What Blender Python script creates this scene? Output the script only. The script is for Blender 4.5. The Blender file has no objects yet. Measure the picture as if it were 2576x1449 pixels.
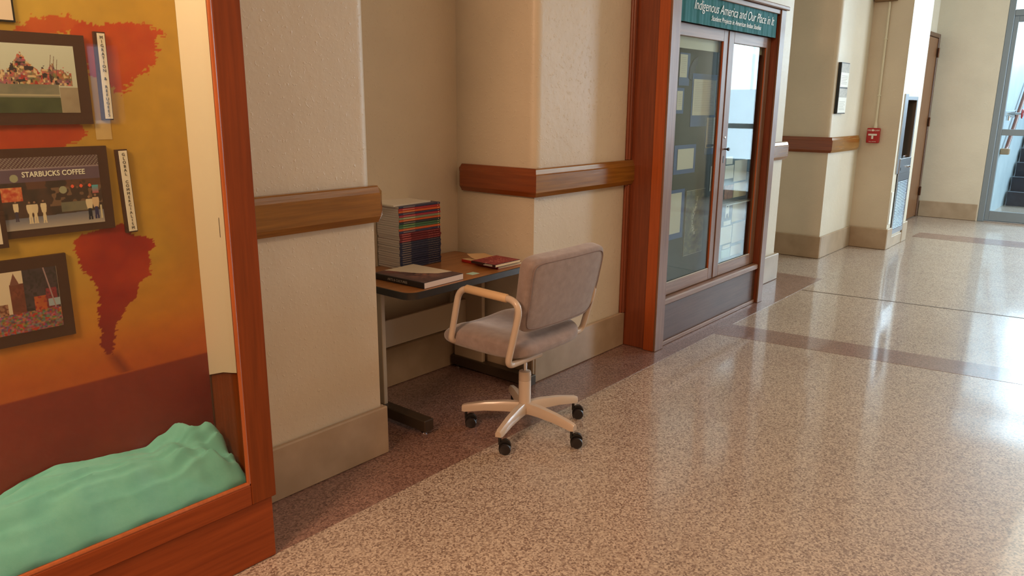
import bpy, bmesh, math, random
import numpy as np
from mathutils import Vector, Matrix, Euler

SC = bpy.context.scene
COL = SC.collection
random.seed(7)
rng = np.random.default_rng(11)
R = math.radians
PI = math.pi

# ------------------------------------------------------------------ camera
F_PX, YAW, PITCH, ROLL, CAM_H = 1900.0, R(50.2), R(13.65), R(0.4), 1.6
fwd = Vector((math.sin(YAW)*math.cos(PITCH), math.cos(YAW)*math.cos(PITCH), -math.sin(PITCH)))
rt = Vector((math.cos(YAW), -math.sin(YAW), 0)); up = rt.cross(fwd)
rt2 = rt*math.cos(ROLL) + up*math.sin(ROLL); up2 = -rt*math.sin(ROLL) + up*math.cos(ROLL)
cd = bpy.data.cameras.new('camera'); cam = bpy.data.objects.new('camera', cd); COL.objects.link(cam)
cd.sensor_width = 36.0; cd.lens = F_PX/2576*36.0; cd.clip_start = 0.05; cd.clip_end = 100
M = Matrix.Identity(4)
for i in range(3):
    M[i][0] = rt2[i]; M[i][1] = up2[i]; M[i][2] = -fwd[i]
M[0][3], M[1][3], M[2][3] = 0, 0, CAM_H
cam.matrix_world = M
SC.camera = cam

# ------------------------------------------------------------------ world and lights
w = bpy.data.worlds.new('world'); SC.world = w; w.use_nodes = True
w.node_tree.nodes['Background'].inputs[0].default_value = (0.75, 0.88, 1.0, 1)
w.node_tree.nodes['Background'].inputs[1].default_value = 1.0

def area(name, loc, rot, sx, sy, power, color):
    l = bpy.data.lights.new(name, 'AREA'); l.shape = 'RECTANGLE'; l.size = sx; l.size_y = sy
    l.energy = power; l.color = color
    o = bpy.data.objects.new(name, l); COL.objects.link(o)
    o.location = loc; o.rotation_euler = rot
    return o
WARM = (1.0, 0.60, 0.36)
area('ceiling_lamp_warm', (1.2, -0.6, 3.6), (0, 0, 0), 1.6, 0.8, 30, WARM)
area('ceiling_lamp_warm', (-1.3, 1.2, 3.0), (0, R(-50), 0), 0.9, 0.7, 100, WARM)
area('ceiling_lamp_mid', (5.0, -0.6, 3.6), (0, 0, 0), 2.6, 2.0, 34, (1.0, 0.92, 0.74))
area('ceiling_lamp_far', (9.8, -0.6, 3.6), (0, 0, 0), 3.2, 2.4, 72, (0.90, 1.0, 0.88))
# daylight: the windows of the stairwell and the glazed bays in the right-hand wall
area('stair_window_daylight', (18.4, -1.3, 3.6), (0, R(90), 0), 3.2, 5.6, 390, (0.76, 0.90, 1.0))
area('side_window_daylight', (11.3, -2.17, 2.0), (R(90), 0, R(25)), 1.5, 2.0, 170, (0.70, 0.85, 1.0))
area('display_case_lamp', (0.35, 2.33, 2.50), (R(8), 0, 0), 1.5, 0.12, 15, (1.0, 0.78, 0.52))

vs = SC.view_settings
SC.display_settings.display_device = 'sRGB'
vs.view_transform = 'Standard'; vs.look = 'None'; vs.exposure = 0.0; vs.gamma = 1.0
vs.use_curve_mapping = False

# ------------------------------------------------------------------ helpers
def s2l(c):
    c = np.asarray(c, float)
    if c.max() > 1.0: c = c/255.0
    return np.where(c <= 0.04045, c/12.92, ((c+0.055)/1.055)**2.4)
def lin(c): 
    v = s2l(c); return (float(v[0]), float(v[1]), float(v[2]), 1.0)

MATS = {}
def mat(name, col, rough=0.5, metal=0.0, col2=None, nscale=8.0, stretch=(1,1,1), bump=0.0, bscale=None,
        coat=0.0, spec=0.5, emis=None, estr=0.0, detail=4.0, contrast=(0.35, 0.65), sheen=0.0):
    if name in MATS: return MATS[name]
    m = bpy.data.materials.new(name); m.use_nodes = True; nt = m.node_tree; N = nt.nodes; L = nt.links
    b = N['Principled BSDF']; b.inputs['Base Color'].default_value = lin(col)
    b.inputs['Roughness'].default_value = rough; b.inputs['Metallic'].default_value = metal
    b.inputs['Specular IOR Level'].default_value = spec; b.inputs['Coat Weight'].default_value = coat
    b.inputs['Coat Roughness'].default_value = 0.12
    if sheen: b.inputs['Sheen Weight'].default_value = sheen
    tc = N.new('ShaderNodeTexCoord'); mp = N.new('ShaderNodeMapping'); mp.inputs['Scale'].default_value = stretch
    L.new(tc.outputs['Object'], mp.inputs['Vector'])
    if col2 is not None:
        nz = N.new('ShaderNodeTexNoise'); nz.inputs['Scale'].default_value = nscale; nz.inputs['Detail'].default_value = detail
        L.new(mp.outputs[0], nz.inputs['Vector'])
        cr = N.new('ShaderNodeValToRGB'); cr.color_ramp.elements[0].position = contrast[0]; cr.color_ramp.elements[1].position = contrast[1]
        cr.color_ramp.elements[0].color = lin(col); cr.color_ramp.elements[1].color = lin(col2)
        L.new(nz.outputs['Fac'], cr.inputs[0]); L.new(cr.outputs[0], b.inputs['Base Color'])
    if bump:
        nb = N.new('ShaderNodeTexNoise'); nb.inputs['Scale'].default_value = bscale or nscale*4; nb.inputs['Detail'].default_value = 3
        L.new(mp.outputs[0] if stretch != (1,1,1) else tc.outputs['Object'], nb.inputs['Vector'])
        bp = N.new('ShaderNodeBump'); bp.inputs['Strength'].default_value = bump; bp.inputs['Distance'].default_value = 0.004
        L.new(nb.outputs['Fac'], bp.inputs['Height']); L.new(bp.outputs[0], b.inputs['Normal'])
    if emis is not None:
        b.inputs['Emission Color'].default_value = lin(emis); b.inputs['Emission Strength'].default_value = estr
    MATS[name] = m
    return m

def wood(name, a, b, rough=0.35, axis='z', coat=0.2, bump=0.08, spec=0.5):
    st = {'z': (22, 22, 1.1), 'x': (1.1, 22, 22), 'y': (22, 1.1, 22)}[axis]
    return mat(name, a, rough, col2=b, nscale=3.0, stretch=st, bump=bump, bscale=6.0, coat=coat, detail=6.0, contrast=(0.3, 0.7), spec=spec)

def glassmat():
    if 'glass' in MATS: return MATS['glass']
    m = bpy.data.materials.new('glass'); m.use_nodes = True; nt = m.node_tree; N = nt.nodes; L = nt.links
    N.remove(N['Principled BSDF']); out = N['Material Output']
    tr = N.new('ShaderNodeBsdfTransparent'); tr.inputs[0].default_value = (0.93, 0.96, 0.95, 1)
    gl = N.new('ShaderNodeBsdfGlossy'); gl.inputs['Roughness'].default_value = 0.02
    fr = N.new('ShaderNodeFresnel'); ge = N.new('ShaderNodeNewGeometry'); ma = N.new('ShaderNodeMath'); ma.operation = 'MULTIPLY_ADD'
    ma.inputs[1].default_value = 1/1.38-1.38; ma.inputs[2].default_value = 1.38      # same index seen from either face of the pane
    L.new(ge.outputs['Backfacing'], ma.inputs[0]); L.new(ma.outputs[0], fr.inputs['IOR'])
    mx = N.new('ShaderNodeMixShader')
    L.new(fr.outputs[0], mx.inputs[0]); L.new(tr.outputs[0], mx.inputs[1]); L.new(gl.outputs[0], mx.inputs[2])
    L.new(mx.outputs[0], out.inputs['Surface'])
    MATS['glass'] = m
    return m

def printmat():
    if 'print' in MATS: return MATS['print']
    m = bpy.data.materials.new('print'); m.use_nodes = True; nt = m.node_tree
    a = nt.nodes.new('ShaderNodeAttribute'); a.attribute_name = 'Col'
    b = nt.nodes['Principled BSDF']; b.inputs['Roughness'].default_value = 0.55
    nt.links.new(a.outputs['Color'], b.inputs['Base Color'])
    MATS['print'] = m
    return m

def obj(name, bm, m, parent=None, smooth=False, mw=None):
    me = bpy.data.meshes.new(name); bm.normal_update(); bm.to_mesh(me); bm.free()
    if m is not None:
        for q in (m if isinstance(m, (list, tuple)) else [m]): me.materials.append(q)
    if smooth:
        me.polygons.foreach_set('use_smooth', [True]*len(me.polygons))
        try: me.set_sharp_from_angle(angle=R(smooth if not isinstance(smooth, bool) else 40))
        except Exception: pass
    o = bpy.data.objects.new(name, me); COL.objects.link(o)
    if parent is not None: o.parent = parent
    return o

def tag(o, label=None, cat=None, group=None, kind=None):
    if label: o['label'] = label
    if cat: o['category'] = cat
    if group: o['group'] = group
    if kind: o['kind'] = kind
    return o

def thing(name, label, cat, loc=(0,0,0), rz=0.0, group=None):
    o = bpy.data.objects.new(name, None); COL.objects.link(o); o.empty_display_size = 0.05
    o.location = loc; o.rotation_euler = (0, 0, rz)
    return tag(o, label, cat, group)

def bx(bm, x0, x1, y0, y1, z0, z1, bev=0.0, seg=1):
    """axis-aligned box, optionally with bevelled edges"""
    vs_ = [bm.verts.new((x, y, z)) for z in (z0, z1) for y in (y0, y1) for x in (x0, x1)]
    fs = [(0,2,3,1), (4,5,7,6), (0,1,5,4), (2,6,7,3), (0,4,6,2), (1,3,7,5)]
    f = [bm.faces.new([vs_[i] for i in q]) for q in fs]
    if bev:
        es = list({e for q in f for e in q.edges})
        bmesh.ops.bevel(bm, geom=es, offset=bev, segments=seg, profile=0.5, affect='EDGES', clamp_overlap=True)
    return vs_

def box(name, x0, x1, y0, y1, z0, z1, m, parent=None, bev=0.0, seg=1, smooth=False):
    bm = bmesh.new(); bx(bm, x0, x1, y0, y1, z0, z1, bev, seg)
    return obj(name, bm, m, parent, smooth)

def struct(o): o['kind'] = 'structure'; return o

def prism(bm, pts, z0, z1):
    a = [bm.verts.new((x, y, z0)) for x, y in pts]; b = [bm.verts.new((x, y, z1)) for x, y in pts]
    n = len(pts)
    area2 = sum(pts[i][0]*pts[(i+1)%n][1]-pts[(i+1)%n][0]*pts[i][1] for i in range(n))
    if area2 < 0: a.reverse(); b.reverse()
    bm.faces.new(list(reversed(a))); bm.faces.new(b)
    for i in range(n):
        j = (i+1) % n; bm.faces.new((a[i], a[j], b[j], b[i]))

def fillet(pts, r, n=8, closed=False):
    """round the corners of a polyline; r a number or a list per point"""
    out = []; P = [Vector(p) for p in pts]; k = len(P)
    for i, p in enumerate(P):
        ri = r[i] if isinstance(r, (list, tuple)) else r
        if (not closed and i in (0, k-1)) or ri <= 0: out.append(p.copy()); continue
        a = (P[i-1]-p); b = (P[(i+1) % k]-p); la, lb = a.length, b.length
        a.normalize(); b.normalize(); d = min(ri, la*0.49, lb*0.49)
        A = p+a*d; B = p+b*d
        for q in range(n+1):
            t = q/n; out.append(A*(1-t)**2 + p*2*t*(1-t) + B*t*t)
    return out

def tube(bm, pts, rad, seg=14, caps=True, closed=False):
    P = [Vector(p) for p in pts]; n = len(P)
    rads = rad if isinstance(rad, (list, tuple)) else [rad]*n
    rings = []; prev = None
    for i in range(n):
        if closed: t = (P[(i+1) % n]-P[i-1])
        else: t = (P[min(i+1, n-1)]-P[max(i-1, 0)])
        t.normalize()
        if prev is None:
            nrm = t.orthogonal().normalized()
        else:
            nrm = (prev - t*prev.dot(t)); nrm.normalize()
        prev = nrm; bi = t.cross(nrm)
        rings.append([bm.verts.new(P[i]+(nrm*math.cos(2*PI*k/seg)+bi*math.sin(2*PI*k/seg))*rads[i]) for k in range(seg)])
    for i in range(n-1+(1 if closed else 0)):
        a = rings[i]; b = rings[(i+1) % n]
        for k in range(seg):
            bm.faces.new((a[k], a[(k+1) % seg], b[(k+1) % seg], b[k]))
    if caps and not closed:
        bm.faces.new(list(reversed(rings[0]))); bm.faces.new(rings[-1])

def lathe(bm, prof, c=(0,0,0), seg=24, axis='z'):
    """prof: (radius, height) pairs; closed top and bottom when radius is 0"""
    rings = []
    def P(r, h, a):
        x, y = r*math.cos(a), r*math.sin(a)
        v = {'z': (x, y, h), 'y': (x, h, y), 'x': (h, x, y)}[axis]
        return (c[0]+v[0], c[1]+v[1], c[2]+v[2])
    for r, h in prof:
        if r < 1e-6: rings.append([bm.verts.new(P(0, h, 0))])
        else: rings.append([bm.verts.new(P(r, h, 2*PI*k/seg)) for k in range(seg)])
    for a, b in zip(rings[:-1], rings[1:]):
        for k in range(seg):
            k2 = (k+1) % seg
            if len(a) == 1 and len(b) == 1: continue
            if len(a) == 1: bm.faces.new((a[0], b[k], b[k2]))
            elif len(b) == 1: bm.faces.new((a[k], b[0], a[k2]))
            else: bm.faces.new((a[k], b[k], b[k2], a[k2]))
    bmesh.ops.recalc_face_normals(bm, faces=bm.faces)

def text(name, s, size, loc, m, parent=None, rot=(R(90), 0, 0), sx=1.0, shear=0.0, extr=0.0004, align='LEFT', space=1.0, line=1.0, bold=0.0):
    cu = bpy.data.curves.new(name, 'FONT'); cu.body = s; cu.size = size; cu.shear = shear
    cu.extrude = extr; cu.align_x = align; cu.space_character = space; cu.space_line = line; cu.offset = bold
    cu.resolution_u = 3
    o = bpy.data.objects.new(name, cu); COL.objects.link(o)
    dg = bpy.context.evaluated_depsgraph_get(); dg.update()
    me = bpy.data.meshes.new_from_object(o.evaluated_get(dg))
    COL.objects.unlink(o); bpy.data.objects.remove(o)
    me.name = name; me.transform(Matrix.Diagonal((sx, 1, 1, 1)))
    me.transform(Matrix.Translation(loc) @ Euler(rot).to_matrix().to_4x4())
    me.materials.clear(); me.materials.append(m)
    t = bpy.data.objects.new(name, me); COL.objects.link(t)
    if parent is not None: t.parent = parent
    return t

# numpy value noise for flat print
def vnoise(x, y, seed=0):
    xi = np.floor(x).astype(np.int64); yi = np.floor(y).astype(np.int64); fx = x-xi; fy = y-yi
    def h(a, b):
        n = (a*374761393 + b*668265263 + seed*1442695041) & 0x7fffffff
        n = ((n ^ (n >> 13))*1274126177) & 0x7fffffff
        return ((n ^ (n >> 16)) & 0xffff)/65535.0
    sx = fx*fx*(3-2*fx); sy = fy*fy*(3-2*fy)
    return (h(xi, yi)*(1-sx)+h(xi+1, yi)*sx)*(1-sy) + (h(xi, yi+1)*(1-sx)+h(xi+1, yi+1)*sx)*sy
def fbm(x, y, seed=0, oct=4):
    v = 0; a = 0.5; t = 0
    for o in range(oct):
        v = v+a*vnoise(x*2**o, y*2**o, seed+o); t += a; a *= 0.5
    return v/t
def inpoly(x, y, poly):
    ins = np.zeros(x.shape, bool); n = len(poly); j = n-1
    for i in range(n):
        xi, yi = poly[i]; xj, yj = poly[j]
        if yi != yj:
            ins ^= ((yi > y) != (yj > y)) & (x < (xj-xi)*(y-yi)/(yj-yi)+xi)
        j = i
    return ins
def mixc(a, b, t):
    t = np.clip(t, 0, 1)[..., None]; return np.asarray(a, float)*(1-t)+np.asarray(b, float)*t

def sheet(name, org, U, V, nx, ny, func, parent=None, thick=0.0, gamma=1.0):
    """flat print: grid from org along U and V, coloured by func(u, v) -> sRGB 0..255; u, v in 0..1"""
    u, v = np.meshgrid(np.linspace(0, 1, nx+1), np.linspace(0, 1, ny+1))
    org = np.array(org, float); U = np.array(U, float); V = np.array(V, float)
    co = (org+u[..., None]*U+v[..., None]*V).reshape(-1, 3)
    idx = np.arange((nx+1)*(ny+1)).reshape(ny+1, nx+1)
    f = np.stack([idx[:-1, :-1], idx[:-1, 1:], idx[1:, 1:], idx[1:, :-1]], -1).reshape(-1, 4)
    me = bpy.data.meshes.new(name)
    me.vertices.add(len(co)); me.vertices.foreach_set('co', co.ravel())
    me.loops.add(f.size); me.loops.foreach_set('vertex_index', f.ravel())
    me.polygons.add(len(f)); me.polygons.foreach_set('loop_start', np.arange(0, f.size, 4)); me.polygons.foreach_set('loop_total', np.full(len(f), 4))
    me.update(calc_edges=True)
    rgb = np.clip(func(u, v), 0, 255)/255.0
    rgb = np.where(rgb <= 0.04045, rgb/12.92, ((rgb+0.055)/1.055)**2.4).reshape(-1, 3)
    at = me.color_attributes.new('Col', 'FLOAT_COLOR', 'POINT')
    at.data.foreach_set('color', np.c_[rgb, np.ones(len(rgb))].ravel().astype(np.float32))
    me.materials.append(printmat())
    o = bpy.data.objects.new(name, me); COL.objects.link(o)
    if parent is not None: o.parent = parent
    return o

# ------------------------------------------------------------------ materials
def wallmat(name, col):
    m = mat(name, col, 0.42, col2=tuple(c*0.965 for c in col), nscale=2.2, spec=0.45)
    nt = m.node_tree; N = nt.nodes; L = nt.links; b = N['Principled BSDF']
    tc = N.new('ShaderNodeTexCoord'); nz = N.new('ShaderNodeTexNoise'); nz.inputs['Scale'].default_value = 62; nz.inputs['Detail'].default_value = 2
    L.new(tc.outputs['Object'], nz.inputs['Vector'])
    cr = N.new('ShaderNodeValToRGB'); cr.color_ramp.elements[0].position = 0.60; cr.color_ramp.elements[1].position = 0.78
    L.new(nz.outputs['Fac'], cr.inputs[0])
    n2 = N.new('ShaderNodeTexNoise'); n2.inputs['Scale'].default_value = 22; n2.inputs['Detail'].default_value = 3; L.new(tc.outputs['Object'], n2.inputs['Vector'])
    ad = N.new('ShaderNodeMath'); ad.operation = 'MULTIPLY_ADD'; ad.inputs[1].default_value = 0.8; L.new(cr.outputs[0], ad.inputs[0]); L.new(n2.outputs['Fac'], ad.inputs[2])
    bp = N.new('ShaderNodeBump'); bp.inputs['Strength'].default_value = 0.38; bp.inputs['Distance'].default_value = 0.005
    L.new(ad.outputs[0], bp.inputs['Height']); L.new(bp.outputs[0], b.inputs['Normal'])
    return m
M_WALL = wallmat('painted_plaster', (212, 200, 178))
M_BASE = mat('stone_base', (176, 154, 128), 0.35, col2=(160, 138, 112), nscale=5, bump=0.05)
M_WHITEP = mat('white_paint', (226, 224, 214), 0.4)

def terrazzo(name, dark, mid, light, tint=1.0, rough=0.22):
    m = bpy.data.materials.new(name); m.use_nodes = True; nt = m.node_tree; N = nt.nodes; L = nt.links; b = N['Principled BSDF']
    tc = N.new('ShaderNodeTexCoord')
    v = N.new('ShaderNodeTexVoronoi'); v.inputs['Scale'].default_value = 150; L.new(tc.outputs['Object'], v.inputs['Vector'])
    sep = N.new('ShaderNodeSeparateColor'); L.new(v.outputs['Color'], sep.inputs[0])
    nz = N.new('ShaderNodeTexNoise'); nz.inputs['Scale'].default_value = 60; nz.inputs['Detail'].default_value = 3; L.new(tc.outputs['Object'], nz.inputs['Vector'])
    mx = N.new('ShaderNodeMath'); mx.operation = 'MULTIPLY_ADD'; mx.inputs[1].default_value = 0.7; L.new(sep.outputs[0], mx.inputs[0])
    m2 = N.new('ShaderNodeMath'); m2.operation = 'MULTIPLY'; m2.inputs[1].default_value = 0.3; L.new(nz.outputs['Fac'], m2.inputs[0]); L.new(m2.outputs[0], mx.inputs[2])
    cr = N.new('ShaderNodeValToRGB'); e = cr.color_ramp.elements
    e[0].position = 0.14; e[0].color = lin(dark); e[1].position = 0.84; e[1].color = lin(light)
    k = e.new(0.45); k.color = lin(mid)
    L.new(mx.outputs[0], cr.inputs[0])
    n2 = N.new('ShaderNodeTexNoise'); n2.inputs['Scale'].default_value = 1.3; n2.inputs['Detail'].default_value = 4; L.new(tc.outputs['Object'], n2.inputs['Vector'])
    mm = N.new('ShaderNodeMixRGB'); mm.blend_type = 'MULTIPLY'; mm.inputs['Fac'].default_value = 0.5
    cr2 = N.new('ShaderNodeValToRGB'); cr2.color_ramp.elements[0].position = 0.3; cr2.color_ramp.elements[0].color = (0.78, 0.76, 0.74, 1); cr2.color_ramp.elements[1].position = 0.7
    L.new(n2.outputs['Fac'], cr2.inputs[0]); L.new(cr.outputs[0], mm.inputs[1]); L.new(cr2.outputs[0], mm.inputs[2]); L.new(mm.outputs[0], b.inputs['Base Color'])
    n3 = N.new('ShaderNodeTexNoise'); n3.inputs['Scale'].default_value = 7; L.new(tc.outputs['Object'], n3.inputs['Vector'])
    mr = N.new('ShaderNodeMapRange'); mr.inputs[3].default_value = rough*0.8; mr.inputs[4].default_value = rough*1.3
    L.new(n3.outputs['Fac'], mr.inputs[0]); L.new(mr.outputs[0], b.inputs['Roughness'])
    b.inputs['Specular IOR Level'].default_value = 0.6; b.inputs['Coat Weight'].default_value = 0.55; b.inputs['Coat Roughness'].default_value = 0.09
    n4 = N.new('ShaderNodeTexNoise'); n4.inputs['Scale'].default_value = 5; L.new(tc.outputs['Object'], n4.inputs['Vector'])
    bp = N.new('ShaderNodeBump'); bp.inputs['Strength'].default_value = 0.10; bp.inputs['Distance'].default_value = 0.003
    L.new(n4.outputs['Fac'], bp.inputs['Height']); L.new(bp.outputs[0], b.inputs['Normal'])
    return m
M_FLOOR = terrazzo('terrazzo', (120, 98, 86), (172, 153, 137), (208, 192, 174), rough=0.36)
M_BAND = terrazzo('terrazzo_band', (98, 70, 62), (134, 102, 92), (162, 130, 116), rough=0.36)

M_ORANGE = wood('case_wood', (112, 52, 14), (132, 62, 20), 0.55, 'z', 0.0, spec=0.2)
M_ORANGE_X = wood('case_wood_x', (128, 56, 18), (150, 70, 26), 0.55, 'x', 0.0, spec=0.25)
M_RAIL = wood('rail_wood', (124, 78, 24), (152, 102, 36), 0.22, 'x', 0.5)
M_RAIL_Y = wood('rail_wood_y', (116, 54, 18), (136, 66, 24), 0.22, 'y', 0.5)
M_CASE2 = wood('old_case_wood', (112, 78, 58), (140, 102, 78), 0.42, 'z', 0.10, spec=0.35)
M_CASE2X = wood('old_case_wood_x', (118, 84, 62), (148, 110, 84), 0.42, 'x', 0.10, spec=0.35)
M_CASE2D = wood('old_case_dark', (112, 52, 26), (134, 66, 34), 0.4, 'z', 0.12)
M_CASE2O = wood('old_case_orange', (158, 72, 22), (176, 84, 28), 0.4, 'z', 0.08)
M_PANEL = wood('plinth_wood', (84, 58, 48), (100, 72, 58), 0.45, 'x', 0.04, spec=0.3)
M_DOOR = wood('door_wood', (112, 74, 46), (132, 90, 58), 0.4, 'z', 0.2)
M_STEEL = mat('brushed_steel', (190, 194, 200), 0.28, 1.0)
M_CHROME = mat('chrome', (225, 225, 228), 0.08, 1.0)
M_GREYFRAME = mat('grey_door_frame', (122, 130, 134), 0.4)
M_BLACK = mat('black_plastic', (24, 22, 22), 0.3)
M_DARK = mat('dark_edge', (38, 32, 28), 0.35, coat=0.2)
M_PAPER = mat('paper', (226, 218, 200), 0.7)
M_INK = mat('ink', (60, 55, 55), 0.7)
M_INKL = mat('pale_ink', (168, 162, 152), 0.7)
M_RED = mat('alarm_red', (168, 22, 28), 0.35)
M_CREAM = mat('cream_print', (226, 224, 204), 0.6)
G = glassmat()

# ================================================================== STRUCTURE
# ---- floor
fl = struct(box('floor', -3.2, 19.0, -4.7, 3.9, -0.12, 0.0, M_FLOOR))
def strip(name, pts, m, z=0.0012):
    bm = bmesh.new(); prism(bm, pts, 0.0001, z); o = obj(name, bm, m, fl); return o
strip('border_strip', [(-3.0, 2.222), (4.93, 2.226), (7.3, 2.228), (7.3, 3.34), (-3.0, 3.34)], M_BAND)
strip('border_strip', [(4.957, 2.226), (5.20, 0.40), (5.52, -2.19), (5.85, -2.19), (5.49, 0.40), (5.269, 2.226)], M_BAND, 0.0011)
strip('border_strip', [(10.56, 2.18), (10.62, -2.19), (11.15, -2.19), (11.0, 2.18)], M_BAND, 0.0011)
strip('divider_line', [(6.72, 2.22), (7.30, -2.19), (7.318, -2.19), (6.738, 2.22)], mat('seam', (92, 76, 62), 0.5), 0.0013)

# ---- left wall with its recesses (one solid, sharp corners low, bullnose corners above the rail)
def wall_plan(bull):
    pts = [(-3.2, 2.565), (2.13, 2.565), (2.13, 3.2), (3.315, 3.2), (3.315, 2.605), (7.0, 2.605), (7.0, 3.35), (8.29, 3.35),
           (8.29, 2.605), (9.34, 2.605), (9.34, 2.52), (10.22, 2.52), (10.22, 2.65), (12.95, 2.65), (12.95, 3.9), (-3.2, 3.9)]
    r = [0]*len(pts)
    if bull:
        for i in (1, 4, 5, 8): r[i] = 0.055
    out = fillet([(x, y, 0) for x, y in pts], r, 8, closed=True)
    return [(p.x, p.y) for p in out]
bm = bmesh.new(); prism(bm, wall_plan(False), 0, 1.235); prism(bm, wall_plan(True), 1.235, 3.7)
# pier front, built round the fountain recess
for a in ((9.34, 9.55, 0, 3.7), (9.995, 10.22, 0, 3.7), (9.55, 9.995, 0, 0.15), (9.55, 9.995, 1.71, 3.7)):
    bx(bm, a[0], a[1], 2.20, 2.52, a[2], a[3])
wl = struct(obj('wall_left', bm, M_WALL))
wl.data.polygons.foreach_set('use_smooth', [True]*len(wl.data.polygons)); wl.data.set_sharp_from_angle(angle=R(30))
bm = bmesh.new(); bx(bm, 12.7, 12.95, 1.80, 2.65, 0, 3.7); struct(obj('wall_far', bm, M_WALL))
bm = bmesh.new(); bx(bm, 12.7, 12.95, -2.5, -1.26, 0, 3.7); bx(bm, 12.7, 12.95, -1.26, 1.80, 3.35, 3.7); struct(obj('wall_far', bm, M_WALL))
struct(box('wall_back', -3.3, -3.0, -2.5, 2.56, 0, 3.7, M_WALL))
# right-hand wall, with a glazed bay (daylight) and a narrow vision panel opposite the case
bm = bmesh.new()
for a in ((-3.0, 2.55, 0, 3.7), (2.55, 2.67, 0, 3.7), (2.67, 2.91, 0, 1.42), (2.67, 2.91, 2.05, 3.7), (2.91, 10.5, 0, 3.7), (10.5, 12.1, 0, 0.9), (10.5, 12.1, 3.0, 3.7), (12.1, 12.7, 0, 3.7)):
    bx(bm, a[0], a[1], -2.5, -2.2, a[2], a[3])
struct(obj('wall_right', bm, M_WALL))
struct(box('ceiling', -3.2, 12.95, -2.5, 3.9, 3.70, 3.85, M_WHITEP))
M_SKY = mat('window_sky', (190, 222, 255), 0.5, emis=(196, 226, 255), estr=2.2)
win = struct(box('window_1', 10.5, 12.1, -2.52, -2.50, 0.9, 3.0, M_SKY))
for x in (11.3,): box('mullion', x-0.03, x+0.03, -2.5, -2.42, 0.9, 3.0, M_GREYFRAME, win)
struct(box('window_2', 2.67, 2.91, -2.52, -2.50, 1.42, 2.05, M_SKY))

# ---- stairwell beyond the glazed screen
M_STAIRW = mat('stair_wall', (196, 210, 218), 0.5, col2=(184, 200, 210), nscale=3)
struct(box('wall_stair_left', 12.95, 18.9, 1.80, 2.0, 0, 5.8, M_STAIRW))
struct(box('wall_stair_right', 12.95, 18.9, -4.7, -4.5, 0, 5.8, M_STAIRW))
bm = bmesh.new(); bx(bm, 18.6, 18.8, -1.5, 1.8, 0, 2.0); bx(bm, 18.6, 18.8, -4.5, -1.5, 0, 0.3); bx(bm, 18.6, 18.8, -4.5, 1.8, 5.4, 5.8); struct(obj('wall_stair_end', bm, M_STAIRW))
struct(box('ceiling_stair', 12.95, 18.9, -4.7, 2.0, 5.8, 5.95, M_WHITEP))
struct(box('wall_stair_head', 12.72, 12.95, -4.7, 2.0, 3.86, 5.8, M_STAIRW)); struct(box('wall_stair_side', 12.72, 12.95, -4.7, -2.5, -0.0, 3.86, M_STAIRW))
M_BRIGHT = mat('bright_window', (225, 240, 255), 0.5, emis=(214, 236, 255), estr=6.0)
win3 = struct(box('window_3', 18.62, 18.64, -1.5, 1.8, 2.0, 5.4, M_BRIGHT)); struct(box('window_4', 18.62, 18.64, -4.5, -1.5, 0.3, 5.4, M_BRIGHT))
for y in (-3.0, -1.5, -0.3, 0.75): box('mullion', 18.56, 18.62, y-0.03, y+0.03, 2.0, 5.4, M_GREYFRAME, win3)
box('mullion', 18.56, 18.62, -4.5, 1.8, 3.6, 3.66, M_GREYFRAME, win3)

# ---- glazed door screen at the end
M_TREAD = mat('stair_rubber', (34, 36, 48), 0.45, col2=(42, 46, 58), nscale=20)
ds = struct(thing('door_1', None, None))
def dbar(name, y0, y1, z0, z1, x0=12.70, x1=12.80, bev=0.006): return box(name, x0, x1, y0, y1, z0, z1, M_GREYFRAME, ds, bev)
dbar('jamb', 1.72, 1.80, 0, 3.35); dbar('jamb', -1.26, -1.18, 0, 3.35)
dbar('transom_bar', -1.18, 1.72, 2.82, 2.90); dbar('head', -1.18, 1.72, 3.28, 3.35)
for y0, y1 in ((0.24, 1.72), (-1.18, 0.24)):
    dbar('door_stile', y1-0.055, y1, 0.02, 2.82, 12.72, 12.78, 0.004); dbar('door_stile', y0, y0+0.055, 0.02, 2.82, 12.72, 12.78, 0.004)
    dbar('bottom_rail', y0+0.055, y1-0.055, 0.02, 0.16, 12.72, 12.78, 0.004)
    dbar('middle_rail', y0+0.055, y1-0.055, 1.225, 1.31, 12.72, 12.78, 0.004)
    dbar('top_rail', y0+0.055, y1-0.055, 2.74, 2.82, 12.72, 12.78, 0.004)
    box('pane', 12.745, 12.755, y0+0.055, y1-0.055, 0.16, 1.225, G, ds)
    box('pane', 12.745, 12.755, y0+0.055, y1-0.055, 1.31, 2.74, G, ds)
box('pane', 12.745, 12.755, -1.18, 1.72, 2.90, 3.28, G, ds)
box('threshold', 12.70, 12.82, -1.18, 1.72, 0.0, 0.018, M_STEEL, ds, 0.004)

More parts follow.
